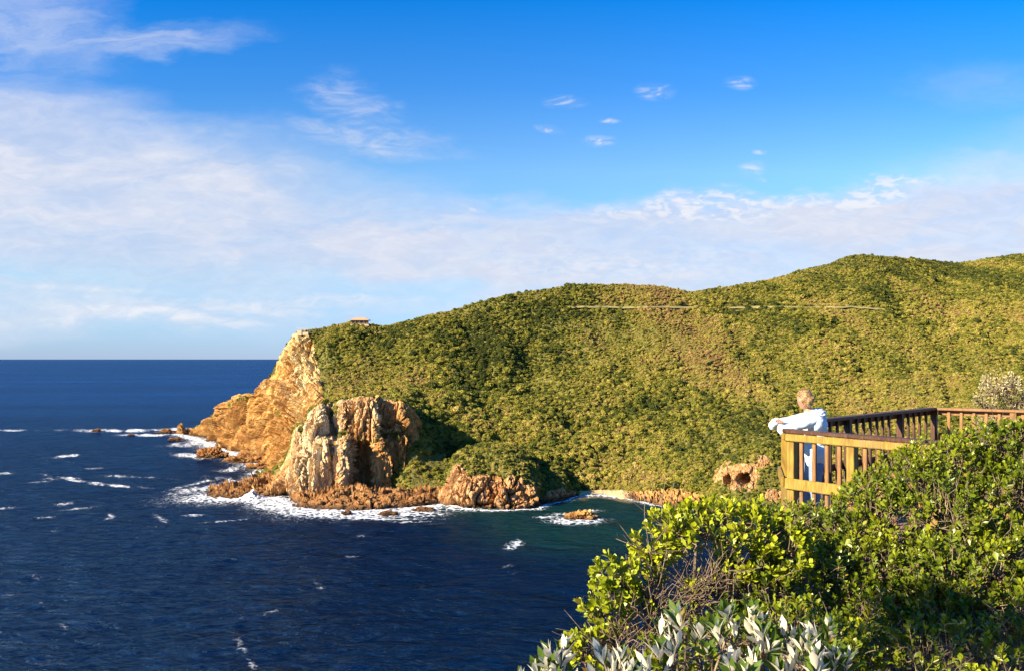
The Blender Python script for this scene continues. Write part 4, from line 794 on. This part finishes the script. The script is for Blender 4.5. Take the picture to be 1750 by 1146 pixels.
def shrub(name, label, blobs, root, mat, tips_m2=150, leaf=(.030, .042), wr=.52, stem=(.08, .16), per=(9, 14), up=.75, seed=1, group=None, shell=.35, prune=.0, prof=((.36, .62), (.72, 1.0)), bare=0, spread=(.35, 1.15), twig=.0022, inner=.35, rcap=None, gaps=.55, limb=.016):
    r = np.random.default_rng(seed); C = np.array([b[0] for b in blobs]); Rr = np.array([b[1] for b in blobs])     # radii (n,3)
    tips = []; dirs = []; own = []
    for bi, (c, rr) in enumerate(zip(C, Rr)):
        n = int(tips_m2*4*math.pi*((rr[0]*rr[1]+rr[0]*rr[2]+rr[1]*rr[2])/3)); q = r.normal(size=(n, 3)); q /= np.linalg.norm(q, axis=1, keepdims=True)
        q = q[(q[:, 2] > -.55)]
        rad = 1-shell*r.random(len(q))**1.6+.12*perlin(q*2.3+seed+bi*7)+.10*perlin(q*5.1+seed*2+bi)
        p = c+q*rr*rad[:, None]; nrm = q/rr; nrm /= np.linalg.norm(nrm, axis=1, keepdims=True)
        ok = np.ones(len(p), bool)
        for bj, (c2, r2) in enumerate(zip(C, Rr)):
            if bj != bi: ok &= (((p-c2)/r2)**2).sum(1) > .62
        if gaps: ok &= (perlin(p*3.2+seed*3) > -gaps)
        dd = nrm*.55+np.array([0, 0, up])+r.normal(size=p.shape)*.30+TOSUN*.12; tips.append(p[ok]); dirs.append(dd[ok]/np.linalg.norm(dd[ok], axis=1, keepdims=True)); own.append(np.full(ok.sum(), bi))
    T = np.concatenate(tips); Dv = np.concatenate(dirs); O = np.concatenate(own); n = len(T)
    sl = stem[0]+(stem[1]-stem[0])*r.random(n)
    segs = []; Bs = T-Dv*sl[:, None]
    for i in range(n): segs.append((Bs[i], T[i], twig*1.3, twig*.7))
    # limbs: cluster shoots onto inner nodes, nodes to the blob's middle, middles to the root
    for bi in range(len(C)):
        idx = np.where(O == bi)[0]
        if not len(idx): continue
        nn_ = max(2, len(idx)//9); cen = Bs[r.choice(idx, nn_, replace=len(idx) < nn_)]; cen = C[bi]+(cen-C[bi])*(inner+.38*r.random((nn_, 1)))-np.array([0, 0, .05])
        for i in idx:
            j = np.argmin(((cen-Bs[i])**2).sum(1)); segs += bent(cen[j], Bs[i], twig*2.0, twig*1.3, r, 3, .22)
        mid = C[bi]-np.array([0, 0, Rr[bi][2]*.55])
        k2 = max(1, nn_//5); mids = mid+r.normal(size=(k2, 3))*Rr[bi]*.22
        for c in cen: j = np.argmin(((mids-c)**2).sum(1)); segs += bent(mids[j], c, limb*.42, twig*2.4, r, 4, .2)
        for m_ in mids: segs += bent(root, m_, limb, limb*.45, r, 5, .12)
        for k in range(bare): a = cen[r.integers(len(cen))]; d = r.normal(size=3); d /= np.linalg.norm(d); d[2] = abs(d[2]); segs += bent(a, a+d*(.12+.3*r.random()), twig*1.6, twig*.6, r, 3, .25)
    # leaves in rosettes along each shoot
    cnt = r.integers(per[0], per[1]+1, n); I = np.repeat(np.arange(n), cnt); m = len(I)
    k = np.concatenate([np.arange(c) for c in cnt]); tt = (k+.5)/cnt[I]                     # 0 bottom .. 1 tip
    d, s, u = frames(Dv, r); az = k*2.4+r.random(n)[I]*6.28; rad = s[I]*np.cos(az)[:, None]+u[I]*np.sin(az)[:, None]
    op = spread[1]+(spread[0]-spread[1])*tt+r.normal(size=m)*.15; base = Bs[I]+(T-Bs)[I]*(.25+.75*tt)[:, None]
    ld = d[I]*np.cos(op)[:, None]+rad*np.sin(op)[:, None]; side = np.cross(ld, rad+.25*r.normal(size=(m, 3))); side /= np.linalg.norm(side, axis=1, keepdims=True); lu = np.cross(side, ld)
    flip = (lu*d[I]).sum(1) < 0; side[flip] *= -1; lu[flip] *= -1
    ln = (leaf[0]+(leaf[1]-leaf[0])*r.random(m))*(.75+.35*np.sin(np.pi*np.clip(tt*.9+.1, 0, 1))); V, Fc = leaves_mesh(base, ld, side, lu, ln, ln*wr*(.85+.3*r.random(m)), prof=prof)
    rn = np.clip(.30+.35*perlin(T*2.0+seed)[I]+.28*r.random(m)+.18*tt, 0, .93); odd = r.random(m) < .012; rn[odd] = .95+.05*r.random(odd.sum())
    rootv = Vector(root); o = empty(name, rootv); tag(o, label, 'shrub', group)
    f = mesh_obj('foliage', V-np.array(root), Fc, mat, smooth=True, attrs={'rnd': np.repeat(rn, 8)}); f.parent = o; f.location = (0, 0, 0)
    V2, F2 = tubes(segs); g = mesh_obj('branches', V2-np.array(root), F2, M_twig, smooth=True); g.parent = o
    print(name, 'leaves', m, 'shoots', n); return o
def B(x, y, D, rx, rz=None, ry=None): c = onpx(x, D, 0); c[2] = E-(y-HY)/F*D; return (c, np.array([rx, ry or rx, rz or rx]))
def root_at(x, D, dz=-.1): c = onpx(x, D, 0); c[2] = max(float(near_z(np.array(c[0]), np.array(c[1]))), E-4.5)+dz; return c
SG_ = 'green leaved shrubs in front of the deck'
shrub('coastal_shrub', 'lone leafy shrub at the left edge of the thicket above the sea', [B(1052, 985, 5.0, .16, .14), B(1035, 1030, 4.9, .16, .13), B(1082, 1035, 5.0, .12, .12), B(1025, 1075, 4.9, .12, .12), B(1000, 1112, 4.8, .13, .13), B(985, 1100, 4.8, .08, .07)],
      root_at(1150, 4.9), M_leaf_y, 175, (0.038, 0.054), .56, (.05, .10), (8, 12), .55, 11, SG_, bare=0, gaps=.35)
shrub('coastal_shrub', 'bright shrub with bare twigs below its crown left of the deck corner', [B(1120, 930, 5.2, .16, .14), B(1160, 900, 5.3, .22, .16), B(1230, 900, 5.4, .27, .20), B(1290, 915, 5.5, .26, .22), B(1330, 950, 5.4, .24, .24), B(1270, 960, 5.3, .18, .12), B(1120, 980, 5.1, .07, .05), B(1190, 1000, 5.1, .06, .05)],
      root_at(1210, 5.2), M_leaf_y, 180, (0.038, 0.056), .56, (.06, .12), (8, 12), .7, 12, SG_, bare=10, gaps=.45, limb=.02)
shrub('dry_shrub', 'tangle of bare brown twigs between the lone shrub and the bright shrub', [B(1110, 1010, 5.0, .10, .08), B(1150, 1040, 5.0, .14, .10), B(1190, 1010, 5.1, .13, .12), B(1105, 1065, 4.9, .12, .08), B(1060, 1090, 4.8, .14, .08), B(1225, 990, 5.2, .10, .12)],
      root_at(1190, 5.0), M_leaf_y, 260, (.02, .04), .5, (.05, .12), (0, 2), .5, 19, None, bare=60, gaps=0, limb=.012, twig=.0019)
shrub('coastal_shrub', 'yellow green shrub with small leaves against the deck corner post', [B(1340, 905, 6.2, .30, .20), B(1400, 905, 6.3, .30, .20), B(1450, 925, 6.0, .30, .26), B(1385, 985, 5.6, .34, .28), B(1300, 1010, 5.3, .28, .22), B(1255, 1030, 5.2, .15, .12)],
      root_at(1400, 5.8), M_leaf, 180, (0.032, 0.047), .5, (.06, .13), (9, 14), .8, 13, SG_, bare=8, gaps=.5)
shrub('coastal_shrub', 'tallest shrub in the middle of the thicket rising over the railing', [B(1500, 860, 6.3, .30, .26), B(1560, 820, 6.4, .32, .26), B(1620, 800, 6.6, .36, .28), B(1530, 920, 6.0, .38, .34), B(1610, 900, 6.0, .40, .40), B(1480, 975, 5.7, .32, .30), B(1570, 1010, 5.6, .38, .34), B(1475, 1050, 5.4, .28, .22)],
      root_at(1560, 6.0), M_leaf, 165, (0.035, 0.053), .5, (.07, .15), (9, 14), .85, 14, SG_, bare=28, gaps=.38, limb=.026)
shrub('coastal_shrub', 'shrub at the right edge covering the end of the far railing', [B(1690, 790, 6.8, .40, .32), B(1760, 785, 6.9, .40, .32), B(1700, 870, 6.3, .40, .34), B(1770, 880, 6.2, .42, .40), B(1690, 960, 5.8, .38, .36), B(1640, 1000, 5.5, .42, .36), B(1780, 990, 5.7, .45, .42), B(1850, 850, 6.5, .5, .45)],
      root_at(1740, 6.3), M_leaf, 165, (0.035, 0.055), .5, (.07, .15), (9, 14), .85, 15, SG_, bare=28, gaps=.38, limb=.026)
shrub('coastal_shrub', 'dark shrub in the lower right corner below the thicket', [B(1560, 1100, 5.0, .34, .26), B(1660, 1090, 5.1, .40, .32), B(1760, 1100, 5.0, .42, .36), B(1480, 1130, 4.8, .26, .20), B(1850, 1050, 5.2, .5, .4), B(1650, 1200, 4.6, .5, .3), B(1600, 1140, 4.6, .35, .25), B(1720, 1150, 4.6, .4, .3)],
      root_at(1680, 5.0), M_leaf, 157, (0.035, 0.053), .5, (.07, .14), (8, 13), .8, 16, SG_, bare=20, gaps=.35)
shrub('coastal_shrub', 'low shrub behind the silver leaved clumps at the bottom edge', [B(1150, 1110, 4.4, .22, .12), B(1250, 1090, 4.6, .26, .14), B(1350, 1080, 4.7, .30, .18), B(1420, 1110, 4.6, .26, .16), B(1060, 1135, 4.4, .12, .08)],
      root_at(1290, 4.6), M_leaf, 165, (0.032, 0.053), .48, (.06, .12), (8, 13), .8, 17, SG_, bare=14, gaps=.4)
SS = 'silver backed shrubs along the bottom edge'
SP = ((.35, .80), (.68, .95))
def silver(label, spots, root, seed, D):
    r = np.random.default_rng(seed); bl = [B(x, y, D+dd, .07, .06) for x, y, dd in spots]
    return shrub('silver_leaved_shrub', label, bl, root, M_leaf_s, 95, (.080, .112), .29, (.04, .08), (7, 10), 1.2, seed, SS, shell=.6, prof=SP, spread=(.14, .80), twig=.003, gaps=0, limb=.012)
silver('leftmost clump of silver backed leaves at the cliff edge', [(948, 1124, 0), (925, 1152, 0), (965, 1162, 0), (905, 1177, -.05)], root_at(1000, 3.9, -.2), 21, 3.9)
silver('second clump of silver backed leaves below the bare twigs', [(1040, 1142, 0), (1062, 1162, 0), (1100, 1172, 0), (1030, 1182, 0)], root_at(1060, 3.8, -.2), 22, 3.8)
silver('tall clump of silver backed leaves just right of the bare twigs', [(1135, 1077, .1), (1165, 1070, .1), (1150, 1117, 0), (1120, 1137, 0)], root_at(1160, 4.0), 23, 4.0)
silver('broad bright clump of silver backed leaves in the middle of the bottom edge', [(1215, 1097, 0), (1250, 1072, .1), (1285, 1062, .1), (1240, 1122, 0), (1300, 1102, 0), (1270, 1142, -.1)], root_at(1260, 4.0), 24, 3.9)
silver('rightmost large clump of silver backed leaves against the dark shrub', [(1330, 1097, .1), (1370, 1122, 0), (1340, 1142, 0), (1410, 1087, .2), (1390, 1142, 0), (1425, 1137, .1)], root_at(1370, 4.0), 25, 3.9)
shrub('flowering_shrub', 'pale cream flowering bush standing behind the far railing', [B(1712, 655, 17, .40, .28), B(1690, 680, 17, .3, .25), B(1740, 685, 17, .40, .30), B(1710, 715, 17, .5, .4)], root_at(1715, 17.0), M_leaf_w, 60, (.05, .08), .4, (.15, .28), (8, 12), .8, 31, None, bare=3, gaps=.3, twig=.004)
shrub('coastal_shrub', 'green bush at the right edge beside the flowering bush behind the railing', [B(1765, 690, 18, .35, .45), B(1800, 700, 18, .6, .6)], root_at(1780, 18.0), M_leaf, 90, (.06, .08), .45, (.15, .28), (8, 12), .8, 32, None, gaps=.3, twig=.004)

shrub('added_shade_tree', 'added unseen tree left of the viewpoint shading the lower right shrubs', [((-2.75, 1.80, E+1.54), np.array([.32, .34, .20])), ((-2.62, 2.12, E+1.52), np.array([.28, .28, .20])), ((-2.35, 1.72, E+1.56), np.array([.30, .32, .20]))], (-2.4, 1.3, float(near_z(np.array(-2.4), np.array(1.3)))-.2), M_leaf, 200, (.04, .06), .5, (.08, .15), (8, 12), .8, 41, None, gaps=0, limb=.03)  # unseen tree, added only to cast shade on the lower right shrubs
